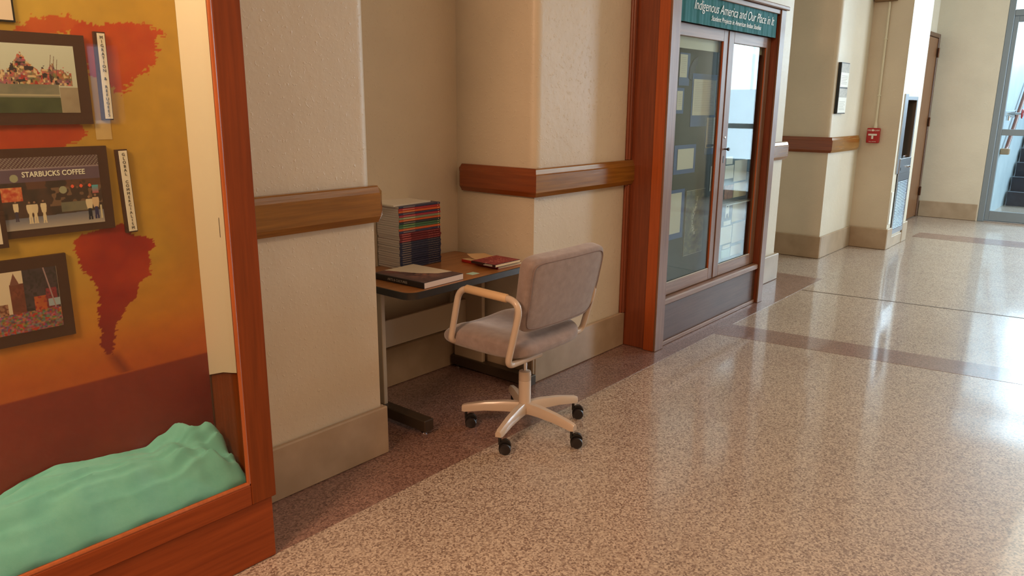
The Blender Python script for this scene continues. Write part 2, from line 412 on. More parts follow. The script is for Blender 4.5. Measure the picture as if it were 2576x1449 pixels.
# ---- far wooden door on the left wall, hinge side towards the end wall
M_DFR = wood('door_frame_wood', (88, 60, 42), (102, 72, 50), 0.45, 'z', 0.05)
dd = struct(thing('door_2', None, None))
box('door_leaf', 11.74, 12.62, 2.60, 2.645, 0.012, 2.56, M_DOOR, dd, 0.004)
box('door_frame', 12.62, 12.685, 2.585, 2.65, 0, 2.62, M_DFR, dd, 0.004)
box('door_frame', 11.66, 11.74, 2.585, 2.65, 0, 2.62, M_DFR, dd, 0.004)
box('door_frame', 11.74, 12.62, 2.585, 2.65, 2.565, 2.62, M_DFR, dd, 0.004)
for z in (0.32, 1.33, 2.30):
    bm = bmesh.new(); tube(bm, [(12.628, 2.578, z), (12.628, 2.578, z+0.13)], 0.014, 10); bx(bm, 12.60, 12.66, 2.583, 2.588, z+0.01, z+0.12)
    obj('hinge', bm, mat('bronze', (88, 56, 38), 0.35, 0.8), dd, True)

# ---- stone baseboards
def base(name, segs):
    bm = bmesh.new()
    for (x0, x1, y0, y1, h) in segs: bx(bm, x0, x1, y0, y1, 0.0015, h, 0.006)
    return struct(obj(name, bm, M_BASE))
base('baseboard_left', [(1.40, 2.155, 2.54, 2.565, 0.236), (2.13, 2.155, 2.565, 3.18, 0.236)])
base('baseboard_recess', [(2.155, 3.293, 3.178, 3.2, 0.236)])
base('baseboard_middle', [(3.292, 3.315, 2.583, 3.178, 0.236), (3.315, 4.30, 2.583, 2.605, 0.236)])
base('baseboard_middle', [(6.105, 7.03, 2.565, 2.605, 0.25), (7.0, 7.03, 2.605, 3.33, 0.25)])
base('baseboard_right', [(7.03, 8.265, 3.328, 3.35, 0.24), (8.265, 8.29, 2.585, 3.328, 0.24), (8.29, 9.315, 2.585, 2.605, 0.24),
                         (9.318, 9.34, 2.18, 2.605, 0.24), (9.34, 9.535, 2.18, 2.20, 0.24), (9.535, 10.01, 2.185, 2.20, 0.125), (10.01, 10.24, 2.18, 2.20, 0.24), (10.22, 10.24, 2.20, 2.63, 0.24),
                         (10.24, 11.66, 2.63, 2.65, 0.24)])
base('baseboard_far', [(12.68, 12.70, 1.81, 2.58, 0.24)])

# ---- wooden chair rails (trim)
def rail(name, p0, p1, out, ends, m, z0=1.10, z1=1.258):
    """p0->p1 along the wall in plan, out = unit outward vector, ends: 'f' free chamfered, 'm' outside mitre, 'b' butt"""
    p0 = Vector((p0[0], p0[1], 0)); p1 = Vector((p1[0], p1[1], 0)); o = Vector((out[0], out[1], 0)); d = (p1-p0).normalized()
    sec = [(0, z0), (0.028, z0), (0.046, z0+0.028), (0.046, z1-0.036), (0.041, z1-0.030), (0.033, z1-0.006), (0.028, z1), (0, z1)]
    zc = (z0+z1)/2
    rings = []
    def ring(p, sgn, kind):
        if kind == 'f':
            a = [p - d*sgn*0.0 + o*min(q[0], 0.020) + Vector((0, 0, zc+(q[1]-zc)*0.66)) for q in sec]
            b = [p + d*sgn*0.030 + o*q[0] + Vector((0, 0, q[1])) for q in sec]
            return [a, b]
        if kind == 'm':
            return [[p - d*sgn*q[0] + o*q[0] + Vector((0, 0, q[1])) for q in sec]]
        return [[p + o*q[0] + Vector((0, 0, q[1])) for q in sec]]
    rs = ring(p0, 1, ends[0]) + list(reversed(ring(p1, -1, ends[1])))
    bm = bmesh.new(); V = [[bm.verts.new(q) for q in r] for r in rs]
    for a, b in zip(V[:-1], V[1:]):
        for i in range(len(sec)):
            j = (i+1) % len(sec); bm.faces.new((a[i], a[j], b[j], b[i]))
    bm.faces.new(V[0]); bm.faces.new(list(reversed(V[-1])))
    bmesh.ops.recalc_face_normals(bm, faces=bm.faces)
    return struct(obj(name, bm, m))
rail('trim_1', (1.345, 2.564), (2.163, 2.564), (0, -1), 'bf', M_RAIL)
rail('trim_2', (3.316, 3.165), (3.316, 2.604), (-1, 0), 'fm', M_RAIL_Y)
rail('trim_3', (3.316, 2.604), (4.305, 2.604), (0, -1), 'mb', M_RAIL)
rail('trim_4', (6.10, 2.604), (7.04, 2.604), (0, -1), 'bf', M_RAIL, 1.13, 1.29)
rail('trim_5', (8.291, 3.349), (8.291, 2.604), (-1, 0), 'bm', M_RAIL_Y, 1.13, 1.29)
rail('trim_6', (8.291, 2.604), (9.22, 2.604), (0, -1), 'mf', M_RAIL, 1.13, 1.29)

# ================================================================== LEFT DISPLAY CASE
lc = thing('display_case', 'large orange-brown glazed display case at left holding a world map poster', 'display case', (0.3, 2.39, 0))
LX0, LX1 = -0.75, 1.345
def lpart(name, *a, m=M_ORANGE, bev=0.003):
    bm = bmesh.new(); bx(bm, a[0]-0.3, a[1]-0.3, a[2]-2.39, a[3]-2.39, a[4], a[5], bev); return obj(name, bm, m, lc)
lpart('base_panel', LX0+0.01, LX1-0.012, 2.219, 2.56, 0.0018, 0.238, m=M_ORANGE_X)
lpart('stile', 1.250, LX1, 2.209, 2.245, 0.239, 2.62)
lpart('stile', LX0, LX0+0.095, 2.209, 2.245, 0.239, 2.62)
lpart('bottom_rail', LX0+0.095, 1.250, 2.209, 2.245, 0.239, 0.315, m=M_ORANGE_X)
lpart('top_rail', LX0+0.095, 1.250, 2.209, 2.245, 2.50, 2.62, m=M_ORANGE_X)
lpart('side_panel', 1.275, LX1-0.004, 2.245, 2.56, 0.24, 2.62); lpart('side_panel', LX0+0.004, LX0+0.07, 2.245, 2.56, 0.24, 2.62)
lpart('floor_board', LX0+0.07, 1.275, 2.245, 2.56, 0.24, 0.30, m=M_ORANGE_X)
lpart('top_board', LX0+0.07, 1.275, 2.245, 2.56, 2.56, 2.62, m=M_ORANGE_X)
lpart('back_board', LX0+0.07, 1.275, 2.462, 2.56, 0.30, 2.56, m=mat('back_board', (140, 110, 80), 0.6))
M_BEAD = wood('bead_wood', (158, 80, 34), (178, 94, 44), 0.4, 'z', 0.3)
def bead(p, q, name='glazing_bead'):
    bm = bmesh.new(); tube(bm, [Vector(p)-Vector((0.3, 2.39, 0)), Vector(q)-Vector((0.3, 2.39, 0))], 0.0075, 8); return obj(name, bm, M_BEAD, lc, True)
bead((1.246, 2.216, 0.322), (1.246, 2.216, 2.50)); bead((LX0+0.095, 2.216, 0.320), (1.246, 2.216, 0.320)); bead((LX0+0.10, 2.216, 0.322), (LX0+0.10, 2.216, 2.5))
lpart('glass_pane', LX0+0.095, 1.252, 2.232, 2.237, 0.312, 2.503, m=G, bev=0)
bm = bmesh.new(); prism(bm, [(2.459-2.39, 0.655), (2.459-2.39, 2.55), (2.247-2.39, 2.55), (2.247-2.39, 0.712), (2.30-2.39, 0.700), (2.36-2.39, 0.688)], 0, 0.008)
bm.transform(Matrix.Translation((1.266-0.3, 0, 0)) @ Matrix(((0, 0, 1, 0), (1, 0, 0, 0), (0, 1, 0, 0), (0, 0, 0, 1)))); bmesh.ops.recalc_face_normals(bm, faces=bm.faces)
obj('white_liner', bm, mat('white_card', (220, 206, 180), 0.6), lc)
lpart('liner_slit', 1.2655, 1.266, 2.300, 2.303, 1.17, 1.235, m=M_DARK, bev=0)

# --- map poster
SAM = [(0.884,1.192),(0.901,1.208),(0.95,1.215),(1.014,1.226),(1.04,1.222),(1.049,1.205),(1.053,1.189),(1.085,1.18),(1.122,1.161),(1.118,1.14),(1.102,1.118),(1.102,1.08),(1.098,1.052),(1.075,1.04),(1.054,1.026),(1.05,1.0),(1.043,0.982),(1.020,0.972),(1.008,0.956),(1.005,0.94),(0.992,0.926),(0.975,0.915),(0.968,0.892),(0.962,0.86),(0.958,0.83),(0.953,0.815),(0.935,0.812),(0.923,0.836),(0.918,0.87),(0.925,0.901),(0.928,0.95),(0.93,1.017),(0.927,1.045),(0.91,1.068),(0.895,1.09),(0.89,1.11),(0.882,1.15)]
NAM = [(0.93,1.805),(0.957,1.813),(0.99,1.826),(1.024,1.824),(1.05,1.83),(1.082,1.831),(1.12,1.834),(1.166,1.838),(1.185,1.826),(1.201,1.814),(1.225,1.82),(1.215,1.80),(1.192,1.79),(1.199,1.77),(1.195,1.754),(1.184,1.712),(1.160,1.70),(1.138,1.686),(1.11,1.675),(1.092,1.655),(1.085,1.63),(1.07,1.619),(1.055,1.63),(1.04,1.64),(1.0,1.66),(0.97,1.70),(0.93,1.75)]
GRL = [(0.79,1.79),(0.815,1.812),(0.865,1.829),(0.90,1.838),(0.93,1.838),(0.975,1.826),(0.98,1.82),(0.95,1.812),(0.923,1.798),(0.88,1.78),(0.84,1.786)]
AFR = [(0.2,1.60),(0.45,1.62),(0.72,1.56),(0.93,1.545),(0.962,1.52),(0.945,1.50),(0.925,1.488),(0.90,1.46),(0.80,1.44),(0.6,1.42),(0.35,1.36),(0.15,1.45)]
AUS = [(-0.4,1.5),(-0.2,1.62),(0.05,1.6),(0.1,1.4),(0.02,1.1),(-0.1,0.95),(-0.25,1.1),(-0.42,1.3)]
PX0, PX1, PZ0, PZ1 = LX0+0.08, 1.2655, 0.31, 2.45
def poster_col(u, v):
    x = PX0+(PX1-PX0)*u; z = PZ0+(PZ1-PZ0)*v
    n = fbm(x*3, z*3, 3); n2 = fbm(x*30, z*30, 8)
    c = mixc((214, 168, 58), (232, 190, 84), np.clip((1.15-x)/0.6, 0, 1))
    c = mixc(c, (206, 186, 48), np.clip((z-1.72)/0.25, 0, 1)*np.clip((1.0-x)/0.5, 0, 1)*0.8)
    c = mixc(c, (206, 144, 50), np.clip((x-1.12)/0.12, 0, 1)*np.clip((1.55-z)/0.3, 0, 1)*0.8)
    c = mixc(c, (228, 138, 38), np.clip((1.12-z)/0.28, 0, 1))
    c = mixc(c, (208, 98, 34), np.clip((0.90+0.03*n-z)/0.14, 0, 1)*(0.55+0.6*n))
    wx = x+0.034*(fbm(x*40, z*40, 21)-0.5)+0.044*(fbm(x*50, z*240, 22, 2)-0.5); wz = z+0.026*(fbm(x*40, z*40, 31)-0.5)+0.016*(fbm(x*190, z*110, 32, 2)-0.5)
    for poly, a, b in ((NAM, (202, 64, 20), (220, 92, 28)), (GRL, (212, 84, 26), (220, 104, 36)), (AFR, (222, 92, 34), (206, 70, 26)), (AUS, (196, 64, 18), (208, 84, 26))):
        mk = inpoly(wx, wz, poly); c = np.where(mk[..., None], mixc(a, b, fbm(x*14, z*14, 5)*1.6-0.3), c)
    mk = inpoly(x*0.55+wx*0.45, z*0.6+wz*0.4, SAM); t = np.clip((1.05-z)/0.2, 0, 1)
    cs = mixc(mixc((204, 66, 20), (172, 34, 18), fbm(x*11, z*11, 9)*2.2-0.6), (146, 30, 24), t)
    c = np.where(mk[..., None], cs, c)
    # smoky tail south of the cape
    d = np.abs((x-0.955)-(0.80-z)*0.55+0.01*(n2-0.5)); mk = np.clip(1-d/0.03, 0, 1)*np.clip((0.83-z)/0.03, 0, 1)*(z > 0.745)
    c = mixc(c, (120, 34, 16), mk*0.6)
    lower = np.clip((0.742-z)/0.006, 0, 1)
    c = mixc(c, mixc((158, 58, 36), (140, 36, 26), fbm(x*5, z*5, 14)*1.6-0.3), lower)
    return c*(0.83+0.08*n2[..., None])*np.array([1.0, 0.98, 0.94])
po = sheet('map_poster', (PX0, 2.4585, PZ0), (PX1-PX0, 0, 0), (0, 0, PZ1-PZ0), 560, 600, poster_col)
tag(po, 'yellow and orange world map poster lining the back of the left case', 'poster')

# --- mounted photographs
M_MAT = mat('brown_mount', (66, 36, 20), 0.55)
def mount(x0, x1, z0, z1, name, label, group='photographs mounted on the map poster', m=M_MAT, t=0.012):
    o = thing(name, label, 'photograph', ((x0+x1)/2, 2.4575, (z0+z1)/2), 0, group)
    bm = bmesh.new(); bx(bm, -(x1-x0)/2, (x1-x0)/2, -t, 0, -(z1-z0)/2, (z1-z0)/2); obj('mount_board', bm, m, o); return o
def onmount(o, x0, x1, z0, z1, nx, ny, f, t=0.0128, name='photo_print'):
    s = sheet(name, (x0-o.location.x, -t, z0-o.location.z), (x1-x0, 0, 0), (0, 0, z1-z0), nx, ny, f, o); return s

def ph_truck(u, v):
    n = fbm(u*9, v*9, 41); n2 = fbm(u*34, v*26, 43, 5); n3 = vnoise(u*46, v*30, 47)
    c = mixc((182, 184, 164), (196, 200, 184), v)
    top = 0.60+0.24*np.exp(-((u-0.44)/0.10)**2)+0.10*np.exp(-((u-0.75)/0.09)**2)+0.02*np.sin(u*60)+0.16*(n2-0.5)
    ppl = np.stack([150+90*(n2-0.5)*2, 108+80*(n3-0.5), 86+90*(n-0.5)], -1)
    ppl = np.where((n3 > 0.72)[..., None], np.array([206., 176, 136]), ppl)
    ppl = np.where((vnoise(u*40, v*30, 52) > 0.70)[..., None], np.array([52., 40, 40]), ppl)
    ppl = np.where((vnoise(u*30, v*26, 55) > 0.84)[..., None], np.array([158., 46, 40]), ppl)
    c = np.where(((v < top) & (v > 0.40) & (u < 0.95))[..., None], ppl, c)
    c = np.where(((v < 0.42) & (v > 0.23) & (u < 0.80))[..., None], mixc((96, 100, 86), (128, 124, 104), n*1.5), c)
    c = np.where(((v < 0.27) & (v > 0.25) & (u < 0.80))[..., None], np.array([170., 160, 130]), c)
    c = np.where((v < 0.23)[..., None], mixc((44, 52, 30), (70, 78, 48), n*1.3), c)
    c = np.where(((v < 0.38) & (u > 0.80))[..., None], mixc((134, 118, 96), (160, 146, 122), n), c)
    for a, b in ((0.72, 0.86), (0.755, 0.84), (0.79, 0.80)):
        c = np.where(((np.abs(u-a-(v-0.6)*0.12) < 0.003) & (v < b) & (v > 0.5))[..., None], np.array([110., 80, 62]), c)
    return c
def ph_cafe(u, v):
    n = fbm(u*10, v*8, 61); n2 = fbm(u*50, v*40, 63, 3); n3 = vnoise(u*24, v*20, 65)
    c = mixc((44, 32, 26), (78, 54, 42), n*1.6-0.2)
    band = v+0.05*(1-u)*0
    c = np.where(((v > 0.66) & (v <= 0.84))[..., None], mixc((88, 68, 84), (104, 84, 100), n), c)
    lat = (np.sin(u*190+v*40)*np.sin(v*150+u*30) > 0.1)
    c = np.where(((v > 0.84))[..., None], np.where(lat[..., None], np.array([134., 122, 112]), np.array([82., 52, 58])), c)
    c = np.where(((v > 0.835) & (v < 0.855))[..., None], np.array([142., 124, 128]), c)
    c = np.where(((v > 0.56) & (v < 0.66) & (n > 0.5))[..., None], np.array([92., 58, 42]), c)
    c = np.where(((v < 0.56) & (v > 0.30) & (n3 > 0.66) & (u > 0.45))[..., None], np.array([112., 84, 62]), c)
    for cx, cy in ((0.60, 0.52), (0.14, 0.72)):
        c = np.where((((u-cx)**2+((v-cy)*0.75)**2) < 0.0016)[..., None], np.array([150., 150, 120]), c)
    for cx in (0.70, 0.79, 0.88): c = np.where((((u-cx)**2+((v-0.56)*0.75)**2) < 0.0003)[..., None], np.array([226., 92, 60]), c)
    c = np.where(((u > 0.90) & (u < 0.97) & (v > 0.44) & (v < 0.56))[..., None], mixc((188, 90, 90), (70, 170, 180), (v-0.44)/0.12), c)
    c = np.where(((u < 0.20) & (v > 0.40) & (v < 0.60))[..., None], mixc((176, 56, 34), (216, 160, 96), fbm(u*30, v*20, 70)*1.8-0.4), c)
    c = np.where(((u > 0.56) & (u < 0.84) & (v < 0.34) & (v > 0.2))[..., None], mixc((92, 92, 78), (130, 120, 96), n), c)
    pv = 0.16+0.03*u
    c = np.where((v < pv)[..., None], mixc((178, 164, 148), (104, 106, 122), (v/pv)*0.9+0.1*n2), c)
    def man(cx, foot, h, shirt, legs, wd=0.022):
        nonlocal c
        t = (v-foot)/h
        body = (t > 0.45) & (t < 0.84) & (np.abs(u-cx) < wd*(0.7+0.5*np.sin((t-0.4)*5)))
        leg = (t > 0) & (t <= 0.47) & ((np.abs(u-cx-wd*0.45*(1-t)) < wd*0.33) | (np.abs(u-cx+wd*0.45*(1-t)) < wd*0.33))
        head = ((u-cx)**2+((t-0.92)*h*0.75)**2) < (wd*0.42)**2
        c = np.where(body[..., None], np.array(shirt, float), c); c = np.where(leg[..., None], np.array(legs, float), c)
        c = np.where(head[..., None], np.array([150., 112, 84]), c)
    W = (214, 196, 160)
    man(0.12, 0.12, 0.30, W, (60, 50, 70)); man(0.25, 0.08, 0.32, W, W, 0.026); man(0.30, 0.08, 0.32, (208, 190, 156), W, 0.026); man(0.385, 0.07, 0.34, W, W, 0.024)
    man(0.855, 0.05, 0.37, W, (22, 24, 44), 0.03); man(0.925, 0.06, 0.38, (206, 176, 140), (40, 38, 84), 0.03)
    c = np.where(((u > 0.965) & (u < 0.985) & (v > 0.06) & (v < 0.26))[..., None], np.array([196., 184, 150]), c)
    return c
def ph_city(u, v):
    n = fbm(u*10, v*10, 81); n2 = vnoise(u*44, v*36, 83); n3 = fbm(u*40, v*40, 85, 3)
    c = mixc((206, 186, 154), (214, 196, 168), v)
    def bld(a, b, top, col, win=None):
        nonlocal c
        mk = (u > a) & (u < b) & (v < top)
        cc = mixc(col, tuple(q*0.75 for q in col), n*1.6-0.3)
        if win: cc = np.where((n2 > 0.62)[..., None], np.array(win, float), cc)
        c = np.where(mk[..., None], cc, c)
    bld(0, 0.14, 0.66, (150, 140, 124), (96, 120, 120)); bld(0.18, 0.30, 0.90, (98, 128, 122), (176, 190, 176)); bld(0.30, 0.40, 0.5, (170, 120, 90), (110, 60, 44))
    bld(0.44, 0.60, 0.80, (128, 66, 46), (104, 48, 34)); c = np.where(((np.abs(u-0.50) < 0.05*(0.97-v)/0.17) & (v > 0.78) & (v < 0.97))[..., None], np.array([116., 70, 56]), c)
    bld(0.60, 1.0, 1.1, (74, 58, 62), (50, 40, 40)); bld(0.70, 0.84, 0.55, (196, 96, 44), (150, 40, 38)); bld(0.84, 0.97, 0.66, (140, 46, 54), (96, 40, 46))
    c = np.where(((u > 0.86) & (v > 0.36) & (v < 0.48))[..., None], np.array([150., 164, 172]), c)
    c = np.where((np.abs(u-0.86-(0.9-v)*0.14) < 0.008)[..., None], np.array([160., 130, 130]), c)
    cr = np.stack([120+120*(n2-0.4), 84+90*(vnoise(u*50, v*44, 90)-0.4), 76+90*(vnoise(u*48, v*40, 91)-0.4)], -1)
    cr = np.where((vnoise(u*30, v*30, 93) > 0.80)[..., None], np.array([176., 44, 30]), cr)
    c = np.where((v < 0.30+0.05*n)[..., None], cr, c)
    return c
p1 = mount(0.66, 0.973, 1.535, 1.787, 'mounted_photograph', 'brown-mounted photograph of a crowd riding on a truck, topmost in the left case')
onmount(p1, 0.69, 0.940, 1.568, 1.755, 300, 130, ph_truck)
p2 = mount(0.690, 1.000, 1.219, 1.470, 'mounted_photograph', 'brown-mounted photograph of a coffee shop front with people in white clothes')
onmount(p2, 0.704, 0.971, 1.241, 1.445, 300, 160, ph_cafe)
text('sign_lettering', 'STARBUCKS COFFEE', 0.021, (0.762-p2.location.x, -0.0135, 1.390-p2.location.z), M_CREAM, p2, rot=(R(90), 0, 0), sx=0.86, space=1.02, bold=0.0004).rotation_euler = (0, 0, 0)
p3 = mount(0.56, 0.848, 0.908, 1.160, 'mounted_photograph', 'brown-mounted photograph of a crowded city street with tall buildings, lowest in the case')
onmount(p3, 0.59, 0.817, 0.943, 1.126, 260, 130, ph_city)
nt_ = mount(0.58, 0.804, 1.810, 2.02, 'mounted_note', 'white typed card with a thin black border in the top corner of the left case', None, M_BLACK, 0.006)
nt_['category'] = 'notice'
if 'group' in nt_: del nt_['group']
def ph_note(u, v):
    c = np.zeros(u.shape+(3,))+np.array([222., 200, 176])
    ln = (np.sin(v*110) > 0.35) & (vnoise(u*60, v*17.5, 99) > 0.4) & (u > 0.1) & (u < 0.86) & (v > 0.18)
    return np.where(ln[..., None], np.array([150., 132, 118]), c)
onmount(nt_, 0.585, 0.799, 1.815, 2.015, 160, 140, ph_note, 0.0066, 'card')
nl = mount(0.60, 0.704, 1.197, 1.30, 'mounted_note', 'white card on a brown mount overlapping the coffee shop photograph', None, M_MAT, 0.006)
nl.location.y = 2.4443
nl['category'] = 'notice'
if 'group' in nl: del nl['group']
onmount(nl, 0.61, 0.690, 1.209, 1.29, 20, 20, lambda u, v: np.zeros(u.shape+(3,))+np.array([222., 206, 180]), 0.0066, 'card')

def lstrip(x0, x1, z0, z1, s, label, lean):
    o = thing('title_strip', label, 'label', ((x0+x1)/2, 2.4575, (z0+z1)/2), 0, 'upright title strips on the map poster')
    w_, h_ = (x1-x0)/2, (z1-z0)/2
    bm = bmesh.new(); bx(bm, -w_-0.007, w_+0.002, -0.012, 0, -h_, h_); b = obj('mount_board', bm, M_MAT, o)
    bm = bmesh.new(); bx(bm, -w_+0.001, w_, -0.0135, -0.012, -h_+0.004, h_-0.004); obj('card', bm, M_PAPER, o)
    n = len(s); step = (2*h_-0.03)/(n-1)
    text('lettering', '\n'.join(s), 0.0125, (0.0008, -0.0142, h_-0.0195), M_INK, o, align='CENTER', line=step/0.0125*1.0)
    o.rotation_euler = (0, lean, 0)
    return o
lstrip(1.0085, 1.031, 1.546, 1.801, 'MIGRATION & REFUGEES', 'upright white strip reading MIGRATION & REFUGEES beside the truck photograph', R(0.6))
lstrip(1.036, 1.062, 1.198, 1.457, 'GLOBAL COMMERCIALISM', 'upright white strip reading GLOBAL COMMERCIALISM beside the shop photograph', R(-1.4))
tp = box('clear_tape', 0.980, 1.026, 2.4572, 2.4582, 1.488, 1.545, mat('tape', (206, 176, 116), 0.25, coat=0.4))
tag(tp, 'small strip of shiny clear tape on the poster below the first title strip', 'tape')

# --- teal cloth on the floor of the case
def cloth():
    nx, ny = 220, 56
    u, v = np.meshgrid(np.linspace(0, 1, nx+1), np.linspace(0, 1, ny+1))
    x = (LX0+0.09)+(1.262-(LX0+0.09))*u; y = 2.245+(2.452-2.245)*v
    prof = np.interp(x, [-0.7, 0.3, 0.58, 0.74, 0.92, 1.02, 1.06, 1.12, 1.20, 1.25, 1.262], [0.45, 0.46, 0.475, 0.495, 0.472, 0.45, 0.470, 0.482, 0.476, 0.44, 0.37])
    edge = 0.318
    s = np.sin(np.clip(v/0.85, 0, 1)*PI/2)**0.8
    z = edge+(prof-edge)*s
    r1 = np.abs(fbm(x*2.6+v*2.0+3.1, v*4.5-x*1.5, 101, 2)-0.5)*2; r2 = np.abs(fbm(x*6.5-v*3.5, v*4+x*4, 105, 2)-0.5)*2
    z += (0.045*(0.35-r1)+0.014*(0.35-r2)+0.003*(fbm(x*40, v*10, 109)-0.5))*np.clip(v*2.2, 0, 1)
    br = np.exp(-((x-1.17)/0.09)**2)
    z += 0.028*br*np.sin(v*11+x*26)*np.clip(v*3, 0, 1)+0.012*br*np.sin(x*80+v*6)*np.clip(v*4, 0, 1)
    z = np.maximum(z, 0.304)
    bm = bmesh.new(); V = [[bm.verts.new((x[j, i], y[j, i]+0.004*math.sin(x[j, i]*40)*(0 < j < ny), z[j, i])) for i in range(nx+1)] for j in range(ny+1)]
    for j in range(ny):
        for i in range(nx): bm.faces.new((V[j][i], V[j][i+1], V[j+1][i+1], V[j+1][i]))
    # hem down to the case floor, front, back and sides, so the cloth has body
    rim = [V[0][i] for i in range(nx+1)]+[V[j][nx] for j in range(1, ny+1)]+[V[ny][i] for i in range(nx-1, -1, -1)]+[V[j][0] for j in range(ny-1, 0, -1)]
    low = [bm.verts.new((q.co.x, q.co.y, 0.3015)) for q in rim]
    for i in range(len(rim)):
        j = (i+1) % len(rim); bm.faces.new((rim[i], low[i], low[j], rim[j]))
    bm.faces.new(low)
    bmesh.ops.recalc_face_normals(bm, faces=bm.faces)
    o = obj('teal_cloth', bm, mat('teal_fabric', (112, 186, 172), 0.85, col2=(124, 196, 182), nscale=14, bump=0.1, bscale=500, sheen=0.2), None, 60)
    return tag(o, 'crumpled teal green cloth heaped along the bottom of the left case', 'cloth')
cloth()

# ================================================================== SECOND DISPLAY CASE
c2 = thing('display_cabinet', 'tall dark wooden cabinet with two glazed doors under a teal banner', 'display cabinet', (5.2, 2.47, 0))
def P2(name, *a, m=M_CASE2, bev=0.003, par=None):
    bm = bmesh.new(); bx(bm, a[0]-5.2, a[1]-5.2, a[2]-2.47, a[3]-2.47, a[4], a[5], bev); return obj(name, bm, m, par or c2)
P2('casing', 4.290, 4.405, 2.336, 2.350, 0.002, 2.62)
P2('casing', 4.290, 4.330, 2.350, 2.425, 0.002, 2.62, m=M_CASE2O)
P2('casing', 6.005, 6.10, 2.336, 2.350, 0.002, 2.318); P2('casing', 6.012, 6.08, 2.350, 2.43, 0.002, 2.318, m=M_CASE2D)
P2('side_panel', 4.305, 4.33, 2.425, 2.604, 0.002, 2.62, m=M_CASE2D)
P2('side_panel', 6.03, 6.06, 2.43, 2.603, 0.002, 2.318, m=M_CASE2D)
P2('head_board', 4.405, 6.005, 2.345, 2.425, 2.285, 2.318, m=M_CASE2X)
P2('cornice', 4.405, 6.125, 2.318, 2.43, 2.319, 2.348, m=M_CASE2X, bev=0.006)
P2('top_board', 4.33, 6.03, 2.43, 2.603, 2.285, 2.318, m=M_CASE2D)
P2('back_panel', 4.33, 6.03, 2.492, 2.603, 0.34, 2.285, m=mat('display_cloth', (58, 72, 68), 0.85, col2=(50, 64, 62), nscale=6), bev=0)
P2('inner_floor', 4.33, 6.03, 2.43, 2.603, 0.30, 0.34, m=M_CASE2D)
P2('frieze', 4.405, 6.005, 2.372, 2.40, 2.118, 2.285, m=M_CASE2X)
P2('sill', 4.405, 6.005, 2.352, 2.43, 0.290, 0.333, m=M_CASE2X, bev=0.008)
P2('plinth_panel', 4.405, 6.005, 2.376, 2.40, 0.003, 0.290, m=M_PANEL, bev=0)
P2('lower_moulding', 4.405, 6.005, 2.362, 2.376, 0.002, 0.03, m=M_CASE2X)
# moulding where the cabinet meets the wall
for (xx, yy, rr) in ((4.262, 2.597, 0.011), (4.280, 2.592, 0.014), (4.298, 2.590, 0.009)):
    for za, zb in ((0.237, 1.098), (1.260, 2.62)):
        bm = bmesh.new(); tube(bm, [(xx-5.2, yy-2.47-0.002, za), (xx-5.2, yy-2.47-0.002, zb)], rr, 10); obj('wall_moulding', bm, M_CASE2D, c2, True)
def glazed_door(x0, x1, gx0, gx1, knob):
    z0, z1, g0, g1 = 0.338, 2.114, 0.420, 2.036
    d = P2('door', x0, gx0, 2.402, 2.428, z0, z1)          # hinge or meeting stile carries the rest of the leaf
    bmn = d.data
    def q(name, *a, m=M_CASE2, bev=0.002): return P2(name, *a, m=m, bev=bev, par=d)
    q('stile', gx1, x1, 2.402, 2.428, z0, z1)
    q('rail', gx0, gx1, 2.402, 2.428, z0, g0, m=M_CASE2X); q('rail', gx0, gx1, 2.402, 2.428, g1, z1, m=M_CASE2X)
    q('glass_pane', gx0-0.002, gx1+0.002, 2.414, 2.418, g0-0.002, g1+0.002, m=G, bev=0)
    q('glazing_bead', gx1-0.004, gx1+0.002, 2.404, 2.414, g0, g1, m=M_CASE2O)
    q('glazing_bead', gx0, gx1, 2.404, 2.413, g0, g0+0.006, m=mat('putty', (190, 182, 168), 0.5))
    return d
dl = glazed_door(4.412, 5.243, 4.50, 5.165, False)
dr = glazed_door(5.247, 6.003, 5.335, 5.925, True)
P2('meeting_bead', 5.236, 5.252, 2.396, 2.402, 0.34, 2.112, m=M_CASE2)
bm = bmesh.new(); lathe(bm, [(0, -0.038), (0.010, -0.037), (0.013, -0.030), (0.010, -0.022), (0.005, -0.016), (0.005, 0)], (5.300-5.2, 2.402-2.47, 1.294), 16, 'y'); obj('knob', bm, M_BLACK, dr, True)
bm = bmesh.new(); lathe(bm, [(0, -0.006), (0.008, -0.005), (0.012, 0)], (5.290-5.2, 2.402-2.47, 1.378), 16, 'y'); obj('lock', bm, M_STEEL, dr, True)
P2('keyhole_plate', 5.283, 5.300, 2.400, 2.402, 1.195, 1.245, m=M_BLACK, par=dr)
# light valance strip behind the glass tops
M_VAL = mat('valance', (190, 192, 172), 0.6)
P2('light_valance', 4.50, 5.33, 2.440, 2.446, 1.965, 2.06, m=M_VAL, bev=0); P2('light_valance', 5.50, 6.0, 2.440, 2.446, 1.985, 2.05, m=M_VAL, bev=0)
shl = P2('glass_shelf', 5.50, 6.02, 2.445, 2.490, 0.852, 0.862, m=mat('shelf_edge', (196, 206, 204), 0.2), bev=0)

